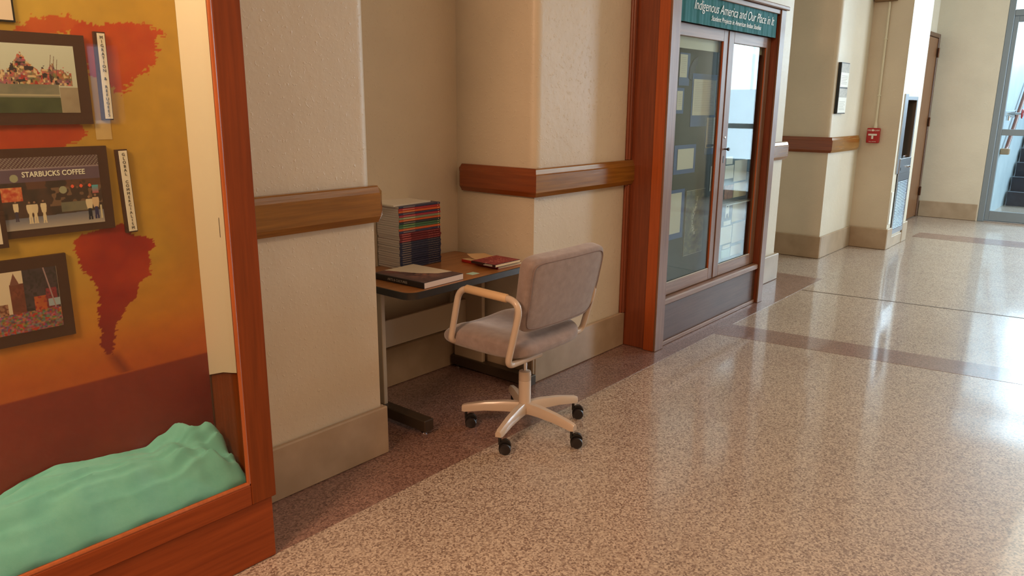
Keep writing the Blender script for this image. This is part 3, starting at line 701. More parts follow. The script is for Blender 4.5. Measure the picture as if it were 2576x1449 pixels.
# things pinned inside
def K(x): return x*0.9633
def KZ(z): return 1.6+(z-1.6)*0.9633
M_BLUE = mat('blue_card', (52, 88, 140), 0.7); M_PAGE = mat('pinned_page', (206, 206, 188), 0.7)
def pin(name, x0, x1, z0, z1, m, label, cat, lay=0, par=None, lines=False, group=None):
    group = group or 'papers pinned inside the wooden cabinet'
    y1 = 2.4905-0.0024*lay; x0, x1, z0, z1 = K(x0), K(x1), KZ(z0), KZ(z1)
    if par is None:
        o = thing(name, label, cat, ((x0+x1)/2, 2.4905, (z0+z1)/2), 0, group); par = o
        nm = 'sheet'
    else: o = par; nm = name
    bm = bmesh.new(); bx(bm, x0-o.location.x, x1-o.location.x, y1-2.4905-0.0016, y1-2.4905, z0-o.location.z, z1-o.location.z); obj(nm, bm, m, o)
    if lines:
        bm = bmesh.new(); k = int((z1-z0-0.03)/0.012)
        for i in range(k):
            zz = z1-0.02-i*0.012-o.location.z; f = random.uniform(0.75, 0.93)
            bx(bm, x0+0.02-o.location.x, x0+(x1-x0)*f-o.location.x, y1-2.4905-0.0020, y1-2.4905-0.0016, zz-0.0022, zz)
        obj('printed_lines', bm, M_INKL, o)
    return o
o = pin('pinned_page', 4.884, 5.037, 1.737, 1.956, M_BLUE, 'white page on blue card, topmost and leftmost behind the left cabinet door', 'page'); pin('page', 4.887, 4.993, 1.792, 1.945, M_PAGE, None, None, 1, o, True)
bm = bmesh.new(); prism(bm, [(-0.055, -0.07), (-0.02, -0.085), (0.0, -0.03), (0.03, -0.02), (0.035, 0.01), (0.055, 0.02), (0.06, 0.075), (0.0, 0.05), (-0.05, 0.0)], 0, 0.004)
bm.transform(Matrix.Translation((K(5.082), 2.4880, KZ(1.862))) @ Matrix.Rotation(R(90), 4, 'X')); tag(obj('paper_cutout', bm, mat('navy_card', (22, 30, 46), 0.7)), 'dark navy paper cutout pinned beside the top left page in the cabinet', 'cutout')
o = pin('pinned_page', 5.091, 5.482, 1.453, 1.825, M_BLUE, 'large white typed page on blue card in the middle of the left cabinet door', 'page'); pin('page', 5.108, 5.470, 1.533, 1.786, M_PAGE, None, None, 1, o, True)
o = pin('pinned_page', 4.862, 4.974, 1.546, 1.721, M_BLUE, 'narrow white page on blue card at the left edge, second from the top', 'page'); pin('page', 4.870, 4.950, 1.571, 1.700, M_PAGE, None, None, 1, o, True)
o = pin('pinned_page', 5.345, 5.545, 1.242, 1.50, M_BLUE, 'white page with a row of dark pictures at its foot, beside the left door stile', 'page', 1); pin('page', 5.352, 5.540, 1.291, 1.516, M_PAGE, None, None, 2, o, True); pin('picture_row', 5.362, 5.53, 1.300, 1.317, M_INK, None, None, 3, o)
o = pin('pinned_page', 4.878, 5.209, 1.121, 1.327, M_BLUE, 'squarish white page on a wide blue card at knob height behind the left door', 'page'); pin('page', 4.927, 5.173, 1.153, 1.299, M_PAGE, None, None, 1, o)
pin('pinned_page', 5.480, 5.56, 0.958, 1.149, M_PAGE, 'narrow sliver of cream page beside the stile in the lower left door', 'page')
o = pin('pinned_page', 4.84, 5.073, 0.651, 1.012, M_BLUE, 'tall white page on blue card low in the left cabinet door', 'page'); pin('page', 4.86, 5.024, 0.694, 0.988, M_PAGE, None, None, 1, o)
def art(u, v):
    n = fbm(u*9, v*22, 201); n2 = fbm(u*24, v*60, 203)
    c = mixc((58, 66, 56), (118, 120, 88), n*1.8-0.5)
    fig = np.clip(1-np.abs(u-0.48-0.10*np.sin(v*9))/(0.10+0.05*np.sin(v*21)), 0, 1)*(n2 > 0.46)*(v > 0.3)*(v < 0.9)
    return mixc(c, (206, 210, 188), fig)
o = thing('pinned_artwork', 'long olive and white handmade picture hanging low in the left cabinet door', 'picture', (K(5.256), 2.490, KZ(0.744)))
bm = bmesh.new(); bx(bm, -0.149, 0.149, -0.0016, 0, -0.236, 0.236); obj('backing', bm, M_PAGE, o)
sheet('artwork', (-0.147, -0.0024, -0.234), (0.294, 0, 0), (0, 0, 0.468), 60, 120, art, o)
# right door contents
def small(nm, x0, x1, z0, z1, m, label, cat='page', lay=0): return pin(nm, x0, x1, z0, z1, m, label, cat, lay)
small('pinned_label', 5.750, 5.871, 1.147, 1.208, M_PAGE, 'small white label at the top left behind the right cabinet door', 'label')
small('pinned_page', 5.742, 5.903, 1.032, 1.138, M_PAGE, 'white page under the top label behind the right cabinet door')
small('pinned_page', 5.915, 6.164, 1.000, 1.171, M_PAGE, 'broad white page beside the top label behind the right cabinet door')
small('pinned_page', 5.930, 6.187, 0.868, 0.985, mat('cream_page', (196, 184, 140), 0.7), 'cream page just above the cabinet shelf')
small('pinned_picture', 5.754, 5.919, 0.868, 0.979, mat('orange_picture', (158, 108, 70), 0.7, col2=(112, 60, 34), nscale=30), 'orange desert picture above the cabinet shelf', 'picture')
o = small('pinned_picture', 5.745, 5.928, 0.699, 0.836, mat('black_card', (28, 30, 30), 0.7), 'black card with a cream dog-like figure below the cabinet shelf', 'picture')
bm = bmesh.new(); prism(bm, [(-0.03, -0.055), (-0.018, -0.055), (-0.012, -0.02), (0.012, -0.02), (0.018, -0.055), (0.030, -0.055), (0.032, 0.02), (0.02, 0.045), (0.008, 0.03), (-0.014, 0.03), (-0.026, 0.052), (-0.036, 0.02)], 0, 0.001)
bm.transform(Matrix.Translation((0.0, -0.0026, 0.0)) @ Matrix.Rotation(R(90), 4, 'X')); obj('figure', bm, M_CREAM, o)
small('pinned_page', 5.939, 6.198, 0.665, 0.825, mat('yellow_page', (190, 180, 130), 0.7), 'yellowish page beside the black card below the cabinet shelf')
small('pinned_label', 5.785, 5.920, 0.649, 0.686, M_PAGE, 'small white label under the black card', 'label')
small('pinned_page', 5.745, 5.955, 0.496, 0.640, M_PAGE, 'white page under the lower small label, left in the right door')
small('pinned_page', 5.970, 6.215, 0.483, 0.647, M_PAGE, 'white page second from the bottom at the right in the right door')
small('pinned_label', 5.797, 5.938, 0.454, 0.483, M_PAGE, 'small white label nearest the bottom of the right door', 'label')
small('pinned_page', 5.962, 6.176, 0.375, 0.457, M_PAGE, 'lowest white page at the right in the right cabinet door')
small('pinned_page', 5.780, 5.950, 0.375, 0.447, mat('green_page', (150, 176, 160), 0.7), 'lowest greenish page at the left in the right cabinet door')

# banner
bn = thing('banner', 'teal cloth banner with white script lettering across the cabinet head', 'banner', (5.2, 2.36, 2.2))
bm = bmesh.new(); n = 160; bz0, bz1 = 2.112, 2.292
for side in (0,):
    A = []
    for i in range(n+1):
        x = 4.41+(5.985-4.41)*i/n; yy = 2.362+0.0035*math.sin(i*0.47)*math.sin(i*0.13+1)+0.0012*math.sin(i*1.3)
        A.append([bm.verts.new((x-5.2, yy-2.36, bz0-2.2)), bm.verts.new((x-5.2, yy-2.36, bz1-2.2)), bm.verts.new((x-5.2, yy+0.004-2.36, bz1-2.2)), bm.verts.new((x-5.2, yy+0.004-2.36, bz0-2.2))])
    for a, b in zip(A[:-1], A[1:]):
        for k in range(4): bm.faces.new((a[k], b[k], b[(k+1) % 4], a[(k+1) % 4]))
    bm.faces.new(A[0]); bm.faces.new(list(reversed(A[-1]))); bmesh.ops.recalc_face_normals(bm, faces=bm.faces)
obj('cloth', bm, mat('banner_teal', (20, 104, 112), 0.75, col2=(28, 116, 126), nscale=6), bn, True)
text('title_lettering', 'Indigenous America and Our Place in It', 0.089, (4.60-5.2, -0.004, 2.196-2.2), M_WHITEP, bn, sx=0.955, shear=0.32, space=0.97, bold=-0.0006)
text('subtitle_lettering', 'Student Projects in American Indian Studies', 0.045, (4.852-5.2, -0.004, 2.146-2.2), M_WHITEP, bn, sx=1.03, shear=0.32, space=1.0)

# ================================================================== DESK
DX0, DX1, DY0, DY1, DZ = 2.335, 3.262, 2.570, 3.172, 0.730
dk = thing('desk', 'small wood-top desk with black edge and putty-coloured legs in the wall recess', 'desk', (2.80, 2.87, 0))
def rrect(x0, x1, y0, y1, r, n=8): 
    out = []
    for (cx, cy, a0, rr) in ((x1-r[1], y0+r[1], -90, r[1]), (x1-r[2], y1-r[2], 0, r[2]), (x0+r[3], y1-r[3], 90, r[3]), (x0+r[0], y0+r[0], 180, r[0])):
        for k in range(n+1):
            a = R(a0+90*k/n); out.append((cx+rr*math.cos(a), cy+rr*math.sin(a)))
    return out
cr_ = (0.06, 0.025, 0.02, 0.02)
def dkp(name, pts, z0, z1, m, sm=False):
    bm = bmesh.new(); prism(bm, [(x-2.80, y-2.87) for x, y in pts], z0, z1); return obj(name, bm, m, dk, sm)
M_DTOP = mat('desk_laminate', (150, 96, 50), 0.32, col2=(168, 112, 62), nscale=2.5, stretch=(2, 14, 10), coat=0.2)
M_PUTTY = mat('putty_metal', (176, 158, 134), 0.42)
M_BRONZE = mat('bronze_foot', (70, 58, 46), 0.32, 0.3)
dkp('desktop', rrect(DX0+0.003, DX1-0.003, DY0+0.003, DY1-0.003, cr_), DZ-0.028, DZ, M_DTOP)
# edge band
bm = bmesh.new(); o_ = rrect(DX0, DX1, DY0, DY1, cr_); i_ = rrect(DX0+0.0032, DX1-0.0032, DY0+0.0032, DY1-0.0032, cr_)
ring = [[bm.verts.new((p[0]-2.8, p[1]-2.87, z)) for p in q] for q, z in ((i_, DZ+0.0004), (o_, DZ-0.002), (o_, DZ-0.034), (i_, DZ-0.036))]
for k in range(4):
    a, b = ring[k], ring[(k+1) % 4]
    for i in range(len(o_)):
        j = (i+1) % len(o_); bm.faces.new((a[i], a[j], b[j], b[i]))
bmesh.ops.recalc_face_normals(bm, faces=bm.faces); obj('edge_band', bm, M_DARK, dk, 30)
def dkb(name, x0, x1, y0, y1, z0, z1, m, bev=0.003):
    bm = bmesh.new(); bx(bm, x0-2.8, x1-2.8, y0-2.87, y1-2.87, z0, z1, bev); return obj(name, bm, m, dk)
for x in (2.398, 3.222):
    lg = dkb('leg_panel', x, x+0.026, 2.855 if x < 3 else 2.915, 3.15, 0.075, 0.695, M_PUTTY)
    ft = dkb('foot', x-0.018, x+0.044, 2.535, 3.165, 0.022, 0.082, M_BRONZE, 0.004)
    dkb('bracket', x-0.004, x+0.03, 2.66, 3.14, 0.672, 0.697, M_PUTTY)
    for yy in (2.575, 3.13):
        bm = bmesh.new(); lathe(bm, [(0, 0.0012), (0.014, 0.0013), (0.015, 0.008), (0.006, 0.010), (0.006, 0.024)], (x+0.013-2.8, yy-2.87, 0), 14); obj('glide', bm, M_CHROME, ft, True)
dkb('modesty_panel', 2.424, 3.222, 3.045, 3.065, 0.300, 0.455, M_PUTTY)
tg = box('paper_slip', 2.835, 2.890, 2.632, 2.680, DZ+0.0003, DZ+0.001, mat('mint', (176, 208, 186), 0.6)); tag(tg, 'small pale mint sticker on the desk top near its front edge', 'sticker')

# ================================================================== BOOKS
M_PAGES = mat('book_pages', (206, 198, 188), 0.8, col2=(198, 188, 178), nscale=3, stretch=(1, 1, 90))
PAL = {'navy': (52, 52, 86), 'red': (170, 44, 46), 'orange': (206, 92, 38), 'crimson': (164, 38, 58), 'sage': (132, 142, 110), 'green': (70, 112, 78), 'dark': (40, 46, 56), 'maroon': (110, 26, 34), 'ink': (42, 46, 72)}
def bookmat(k): return mat('cover_'+k, PAL[k], 0.35)
seq = ['navy', 'red', 'orange', 'navy', 'crimson', 'sage', 'orange', 'dark', 'green', 'green', 'orange', 'navy', 'maroon', 'maroon', 'maroon', 'maroon'] + ['ink']*12
SB0 = DZ+0.0006; H = 0.341/len(seq)
words = {'navy': 'navy blue', 'red': 'red', 'orange': 'orange', 'crimson': 'crimson', 'sage': 'sage green', 'dark': 'charcoal', 'green': 'green', 'maroon': 'maroon', 'ink': 'blue-black'}
ordn = ['topmost', 'second', 'third', 'fourth', 'fifth', 'sixth', 'seventh', 'eighth', 'ninth', 'tenth', 'eleventh', 'twelfth', 'thirteenth', 'fourteenth', 'fifteenth', 'sixteenth', 'seventeenth', 'eighteenth', 'nineteenth', 'twentieth', 'twenty-first', 'twenty-second', 'twenty-third', 'twenty-fourth', 'twenty-fifth', 'twenty-sixth', 'twenty-seventh', 'lowest']
below = {'ink': 'lower part of the tall stack'}
BL, BD = 0.300, 0.185
def book_mesh():
    bm = bmesh.new(); h = H-0.0002; t = 0.0003
    # C-shaped cover: spine faces -y
    prof = [(0, 0.0022), (0.0022, 0), (BD, 0), (BD, t), (0.004, t), (0.003, 0.003), (0.003, h-0.003), (0.004, h-t), (BD, h-t), (BD, h), (0.0022, h), (0, h-0.0022)]
    a = [bm.verts.new((0, y, z)) for y, z in prof]; b = [bm.verts.new((BL, y, z)) for y, z in prof]
    bm.faces.new(a); bm.faces.new(list(reversed(b)))
    for i in range(len(prof)):
        j = (i+1) % len(prof); bm.faces.new((a[i], b[i], b[j], a[j]))
    bmesh.ops.recalc_face_normals(bm, faces=bm.faces)
    return bm
proto_c = bpy.data.meshes.new('cover'); b_ = book_mesh(); b_.to_mesh(proto_c); b_.free()
proto_p = bpy.data.meshes.new('pages'); b_ = bmesh.new(); bx(b_, -0.0006, BL+0.0003, 0.0042, BD-0.002, 0.0004, H-0.0006); b_.to_mesh(proto_p); b_.free(); proto_p.materials.append(M_PAGES)
counts = {}
for i, k in enumerate(seq):
    z = SB0+(len(seq)-1-i)*H
    dx = random.uniform(-0.003, 0.003); dy = random.uniform(-0.002, 0.002)
    t = thing('book', '%s paperback journal, %s from the top of the tall desk stack' % (words[k], ordn[i]) if 0 < i < 27 else ('%s paperback journal, %s in the tall desk stack' % (words[k], ordn[i] if i else 'first under the white magazine')), 'book', (2.668+dx, 3.004+dy, z), R(random.uniform(-0.5, 0.5)-1.0), 'journals stacked on the desk')
    cm = proto_c.copy(); cm.materials.append(bookmat(k)); c = bpy.data.objects.new('cover', cm); COL.objects.link(c); c.parent = t
    p = bpy.data.objects.new('pages', proto_p); COL.objects.link(p); p.parent = t
    up_ = i < 12
    lab = {'navy': (128, 118, 122), 'red': (204, 122, 110), 'orange': (212, 142, 96), 'crimson': (198, 110, 108), 'sage': (186, 190, 152), 'green': (130, 160, 108), 'dark': (128, 118, 112), 'maroon': (176, 92, 88), 'ink': (120, 108, 104)}[k]
    bm = bmesh.new()
    if up_: bx(bm, 0.028, 0.112, -0.0005, 0.0004, 0.0028, H-0.0032)
    else: bx(bm, 0.016, 0.078, -0.0005, 0.0004, 0.0026, H-0.0030)
    obj('spine_label', bm, mat('label_'+k, lab, 0.6), t)
    bm = bmesh.new()
    if up_: lathe(bm, [(0, -0.0006), (0.0028, -0.0005), (0.0028, 0.0003)], (0.285, 0, H/2), 8, 'y')
    else:
        x = 0.205
        while x < 0.283:
            wd = random.uniform(0.012, 0.022); bx(bm, x, min(x+wd, 0.286), -0.0005, 0.0003, 0.0038, H-0.0044); x += wd+0.005
    obj('spine_print', bm, mat('print_'+('dot' if up_ else k), (226, 206, 160) if up_ else ((150, 74, 76) if k == 'maroon' else (96, 86, 84)), 0.6), t)
# white magazine on top
zt = SB0+len(seq)*H+0.0006
mg = thing('magazine', 'white magazine lying crooked on top of the tall book stack', 'magazine', (2.655, 3.018, zt), R(3))
def curl(nx=20, ny=8, w_=0.285, d_=0.19, t=0.007):
    bm = bmesh.new(); T = []; B = []
    for j in range(ny+1):
        rT = []; rB = []
        for i in range(nx+1):
            u, v = i/nx, j/ny; lift = 0.010*max(0, v-0.5)**2*4*(0.6+0.4*math.sin(u*5))+0.006*max(0, 0.25-u)*4*v
            x = -0.012+w_*u; y = d_*v; rB.append(bm.verts.new((x, y, lift))); rT.append(bm.verts.new((x, y, lift+t)))
        T.append(rT); B.append(rB)
    for j in range(ny):
        for i in range(nx):
            bm.faces.new((T[j][i], T[j][i+1], T[j+1][i+1], T[j+1][i])); bm.faces.new((B[j][i], B[j+1][i], B[j+1][i+1], B[j][i+1]))
    for i in range(nx): bm.faces.new((B[0][i], B[0][i+1], T[0][i+1], T[0][i])); bm.faces.new((B[ny][i+1], B[ny][i], T[ny][i], T[ny][i+1]))
    for j in range(ny): bm.faces.new((B[j+1][0], B[j][0], T[j][0], T[j+1][0])); bm.faces.new((B[j][nx], B[j+1][nx], T[j+1][nx], T[j][nx]))
    return bm
obj('pages', curl(), mat('white_cover', (228, 220, 204), 0.55), mg, True)

# big art book
def book(name, label, loc, rz, W_, D_, T_, cov, covfn=None, spine='x0', pages=None, grp=None, lean=(0, 0)):
    """lying book: spine along the y side at x=0; W_ along x, D_ along y, T_ thick"""
    t = thing(name, label, 'book', loc, rz, grp)
    t.rotation_euler = (lean[0], lean[1], rz)
    bm = bmesh.new(); c = 0.0018
    prof = [(0, c*1.6), (c*1.2, 0), (W_, 0), (W_, c), (0.004, c), (0.0035, T_/2), (0.004, T_-c), (W_, T_-c), (W_, T_), (c*1.2, T_), (0, T_-c*1.6)]
    a = [bm.verts.new((x, 0, z)) for x, z in prof]; b = [bm.verts.new((x, D_, z)) for x, z in prof]
    bm.faces.new(a); bm.faces.new(list(reversed(b)))
    for i in range(len(prof)):
        j = (i+1) % len(prof); bm.faces.new((a[i], b[i], b[j], a[j]))
    bmesh.ops.recalc_face_normals(bm, faces=bm.faces); obj('cover', bm, cov, t)
    bm = bmesh.new(); bx(bm, 0.0048, W_-0.0012, -0.0004, D_-0.001, c+0.0002, T_-c-0.0002); obj('pages', bm, pages or M_PAPER, t)
    if covfn: sheet('cover_print', (0.003, 0.001, T_+0.0004), (W_-0.004, 0, 0), (0, D_-0.002, 0), 120, 140, covfn, t)
    return t
def cov_big(u, v):   # u across from spine, v away from the viewer's edge
    n = fbm(u*6, v*6, 301); n2 = fbm(u*20, v*20, 303)
    c = mixc((72, 52, 50), (104, 82, 76), n*1.4-0.2)
    face = np.exp(-(((u-0.45)/0.35)**2+((v-0.42)/0.25)**2))
    c = mixc(c, (176, 116, 92), face*(n2*1.6-0.4))
    eye = np.exp(-(((u-0.48)/0.12)**2+((v-0.52)/0.035)**2)); c = mixc(c, (28, 14, 16), eye*1.2)
    brow = np.exp(-(((u-0.30)/0.2)**2+((v-0.85)/0.12)**2)); c = mixc(c, (124, 68, 56), brow)
    wh = (u > 0.50-0.42*(v-0.42)+0.04*(n2-0.5)) & (v > 0.22-0.2*(u-0.95)) & (u+v > 0.98)
    return np.where(wh[..., None], np.array([214., 196, 168]), c)
bb = book('art_book', 'large thick art book with a dark cover and black spine at the desk front', (2.447, 2.592, DZ+0.0006), R(1.5), 0.283, 0.36, 0.031, mat('black_cover', (26, 20, 18), 0.35), cov_big, pages=mat('thick_pages', (214, 196, 184), 0.75))
text('spine_lettering', 'ARTS & CULTURES', 0.017, (-0.0008, 0.255, 0.010), M_INKL, bb, rot=(R(90), 0, R(-90)), sx=1.0)
# two small books at the right
def cov_red(u, v):
    n = fbm(u*9, v*9, 311)
    return mixc(mixc((118, 28, 34), (150, 56, 54), n*2-0.5), (188, 120, 100), np.clip((fbm(u*22, v*22, 313)-0.62)*8, 0, 1))
sb = book('paperback_book', 'cream paperback with a red spine under another book at the desk right end', (3.026, 2.622, DZ+0.0006), R(-3), 0.190, 0.285, 0.017, mat('red_cover', (158, 40, 28), 0.4), lambda u, v: mixc((206, 176, 132), (214, 186, 144), fbm(u*6, v*6, 5)), pages=mat('cream_pages', (222, 200, 160), 0.75))
sb2 = book('paperback_book', 'maroon paperback lying on the cream one at the desk right end', (2.985, 2.606, DZ+0.0184), R(-1), 0.208, 0.178, 0.015, mat('dark_spine', (48, 24, 22), 0.4), cov_red, pages=mat('cream_pages', (222, 200, 160), 0.75))
bm = bmesh.new(); bx(bm, -0.0007, 0.0002, 0.02, 0.085, 0.003, 0.007); bx(bm, -0.0007, 0.0002, 0.02, 0.075, 0.009, 0.0125); obj('spine_print', bm, M_INKL, sb2)
# curled cover corner standing up on the lower book
bm = bmesh.new(); N_ = 10; A = []
for i in range(N_+1):
    s = i/N_; A.append([bm.verts.new((0.040+0.145*q, 0.198+0.086*s, 0.0178+0.020*s**2*(0.4+0.8*(1-q))+0.0006*w_)) for q, w_ in ((0, 0), (1, 0), (1, 1), (0, 1))])
for a, b in zip(A[:-1], A[1:]):
    for k in range(4): bm.faces.new((a[k], a[(k+1) % 4], b[(k+1) % 4], b[k]))
bm.faces.new(A[0]); bm.faces.new(A[-1]); bmesh.ops.recalc_face_normals(bm, faces=bm.faces); obj('curled_page', bm, mat('page_tan', (208, 172, 126), 0.7), sb, True)

# ================================================================== CHAIR
CX, CY = 2.772, 2.222
ch = thing('swivel_chair', 'grey-mauve fabric swivel office chair with tan metal arms facing the desk', 'chair', (CX, CY, 0))
M_FAB = mat('chair_fabric', (150, 134, 130), 0.95, col2=(138, 122, 118), nscale=30, bump=0.35, bscale=420, sheen=0.5, spec=0.2)
M_TAN = mat('tan_enamel', (198, 180, 162), 0.32, coat=0.3)
M_PAD = mat('tan_pad', (208, 176, 136), 0.5)
def superq(bm, a, b, c, e1, e2, c0, fn=None, nu=72, nv=36):
    def sp(w_, e): return math.copysign(abs(w_)**e, w_)
    rings = []
    for j in range(nv+1):
        ph = -PI/2+PI*j/nv
        if j in (0, nv): 
            p = [0, 0, c*sp(math.sin(ph), e1)]
            if fn: p = fn(*p)
            rings.append([bm.verts.new((c0[0]+p[0], c0[1]+p[1], c0[2]+p[2]))]); continue
        r = []
        for i in range(nu):
            th = 2*PI*i/nu
            p = [a*sp(math.cos(ph), e1)*sp(math.cos(th), e2), b*sp(math.cos(ph), e1)*sp(math.sin(th), e2), c*sp(math.sin(ph), e1)]
            if fn: p = fn(*p)
            r.append(bm.verts.new((c0[0]+p[0], c0[1]+p[1], c0[2]+p[2])))
        rings.append(r)
    for A, B in zip(rings[:-1], rings[1:]):
        for i in range(nu):
            k = (i+1) % nu
            if len(A) == 1: bm.faces.new((A[0], B[k], B[i]))
            elif len(B) == 1: bm.faces.new((A[i], A[k], B[0]))
            else: bm.faces.new((A[i], A[k], B[k], B[i]))
    bmesh.ops.recalc_face_normals(bm, faces=bm.faces)
SXc, SYc = 2.765-CX, 2.305-CY
def seatfn(x, y, z):
    u, v = x/0.262, y/0.262
    if z > 0:
        z *= 1.0
        z += 0.020*abs(u)**2.2*(1-0.5*max(0, v)) - 0.014*math.exp(-(u*u+(v+0.1)**2)*2.2)
        z -= 0.016*max(0, -v-0.4)**2*2
        z -= 0.030*max(0, v-0.35)**2*2
        z += 0.012*math.exp(-((abs(u)-0.62)/0.22)**2)*math.exp(-((v-0.3)/0.5)**2)
    else:
        z *= 1.0 - 0.25*(u*u+v*v)*0.5
    return [x, y, z]
bm = bmesh.new(); superq(bm, 0.276, 0.270, 0.058, 0.62, 0.42, (SXc, SYc, 0.497), seatfn); obj('seat', bm, M_FAB, ch, 80)
def rc(name, x0, x1, y0, y1, z0, z1, m, bev=0.004):
    bm = bmesh.new(); bx(bm, x0-CX, x1-CX, y0-CY, y1-CY, z0, z1, bev); return obj(name, bm, m, ch)
rc('seat_pan', 2.58, 2.95, 2.10, 2.50, 0.462, 0.476, mat('pan_black', (40, 34, 32), 0.6))
# backrest
bk_c = Vector((2.800-CX, 2.030-CY, 0.768)); tilt = R(11.5)
def backfn(x, y, z):
    x *= 1+0.035*z/0.17; y += 0.012*(x/0.27)**2 + 0.006*(z/0.17)**2
    return [x, y, z]
bm = bmesh.new(); superq(bm, 0.284, 0.040, 0.182, 0.24, 0.34, (0, 0, 0), backfn)
bm.transform(Matrix.Translation(bk_c) @ Matrix.Rotation(R(-1), 4, 'Z') @ Matrix.Rotation(tilt, 4, 'X'))
bk = obj('backrest', bm, M_FAB, ch, 80)
# piping seam on the rear face
loop = []
for i in range(64):
    th = 2*PI*i/64; e = 0.22
    x = 0.262*math.copysign(abs(math.cos(th))**e, math.cos(th)); z = 0.162*math.copysign(abs(math.sin(th))**e, math.sin(th)); x *= 1+0.035*z/0.17
    loop.append((x, -0.0375+0.012*(x/0.27)**2+0.006*(z/0.17)**2, z))
bm = bmesh.new(); tube(bm, loop, 0.0024, 8, closed=True); bm.transform(Matrix.Translation(bk_c) @ Matrix.Rotation(R(-1), 4, 'Z') @ Matrix.Rotation(tilt, 4, 'X'))
obj('piping', bm, mat('piping', (132, 114, 110), 0.95), bk, True)
def arm(s):
    x = 2.765+s*0.293-CX; xi = 2.765+s*0.05-CX
    zb = 0.448 if s < 0 else 0.490; xi = xi if s < 0 else x-0.07
    pts = [(xi, 2.085-CY, zb), (x, 2.085-CY, zb), (x, 2.005-CY, 0.765), (x, 2.378-CY, 0.772), (x, 2.440-CY, 0.498), (x-s*0.055, 2.440-CY, 0.488)]
    path = fillet(pts, [0, 0.045, 0.085, 0.065, 0.03, 0], 10)
    bm = bmesh.new(); tube(bm, path, 0.0155, 16); a = obj('arm_frame', bm, M_TAN, ch, True)
    bm = bmesh.new(); y0, y1 = 2.085-CY, 2.335-CY; zz = lambda y: 0.765+0.007*((y+CY-2.005)/0.373)
    tube(bm, [(x, y0, zz(y0)), (x, y0+0.004, zz(y0)), (x, y1-0.004, zz(y1)), (x, y1, zz(y1))], [0.0165, 0.0195, 0.0195, 0.0165], 16); obj('arm_pad', bm, M_PAD, a, True)
    bm = bmesh.new(); lathe(bm, [(0, -0.006), (0.006, -0.005), (0.007, 0.004)], (x-s*0.058, 2.44-CY, 0.486), 12, 'x'); obj('screw', bm, M_CHROME, a, True)
arm(-1); arm(1)
bm = bmesh.new(); lathe(bm, [(0, 0.375), (0.0105, 0.375), (0.0105, 0.285), (0, 0.285)], (0, 0, 0), 20)
lathe(bm, [(0, 0.46), (0.045, 0.46), (0.045, 0.44), (0.02, 0.42), (0.02, 0.37), (0, 0.37)], (0, 0, 0), 20); obj('gas_lift', bm, M_CHROME, ch, True)
bm = bmesh.new(); lathe(bm, [(0, 0.318), (0.014, 0.318), (0.029, 0.314), (0.031, 0.308), (0.031, 0.268), (0.0300, 0.266), (0.031, 0.264), (0.031, 0.15), (0.036, 0.14), (0.036, 0.095), (0, 0.095)], (0, 0, 0), 28); obj('column', bm, M_TAN, ch, 30)
bm = bmesh.new(); bx(bm, -0.006, 0.02, -0.036, 0.0, 0.405, 0.425, 0.002); obj('adjuster', bm, mat('orange_label', (206, 110, 40), 0.5), ch)
bm = bmesh.new(); tube(bm, [(0.032, 0.0, 0.285), (0.042, -0.004, 0.285)], 0.006, 10); obj('clamp_screw', bm, M_CHROME, ch, True)
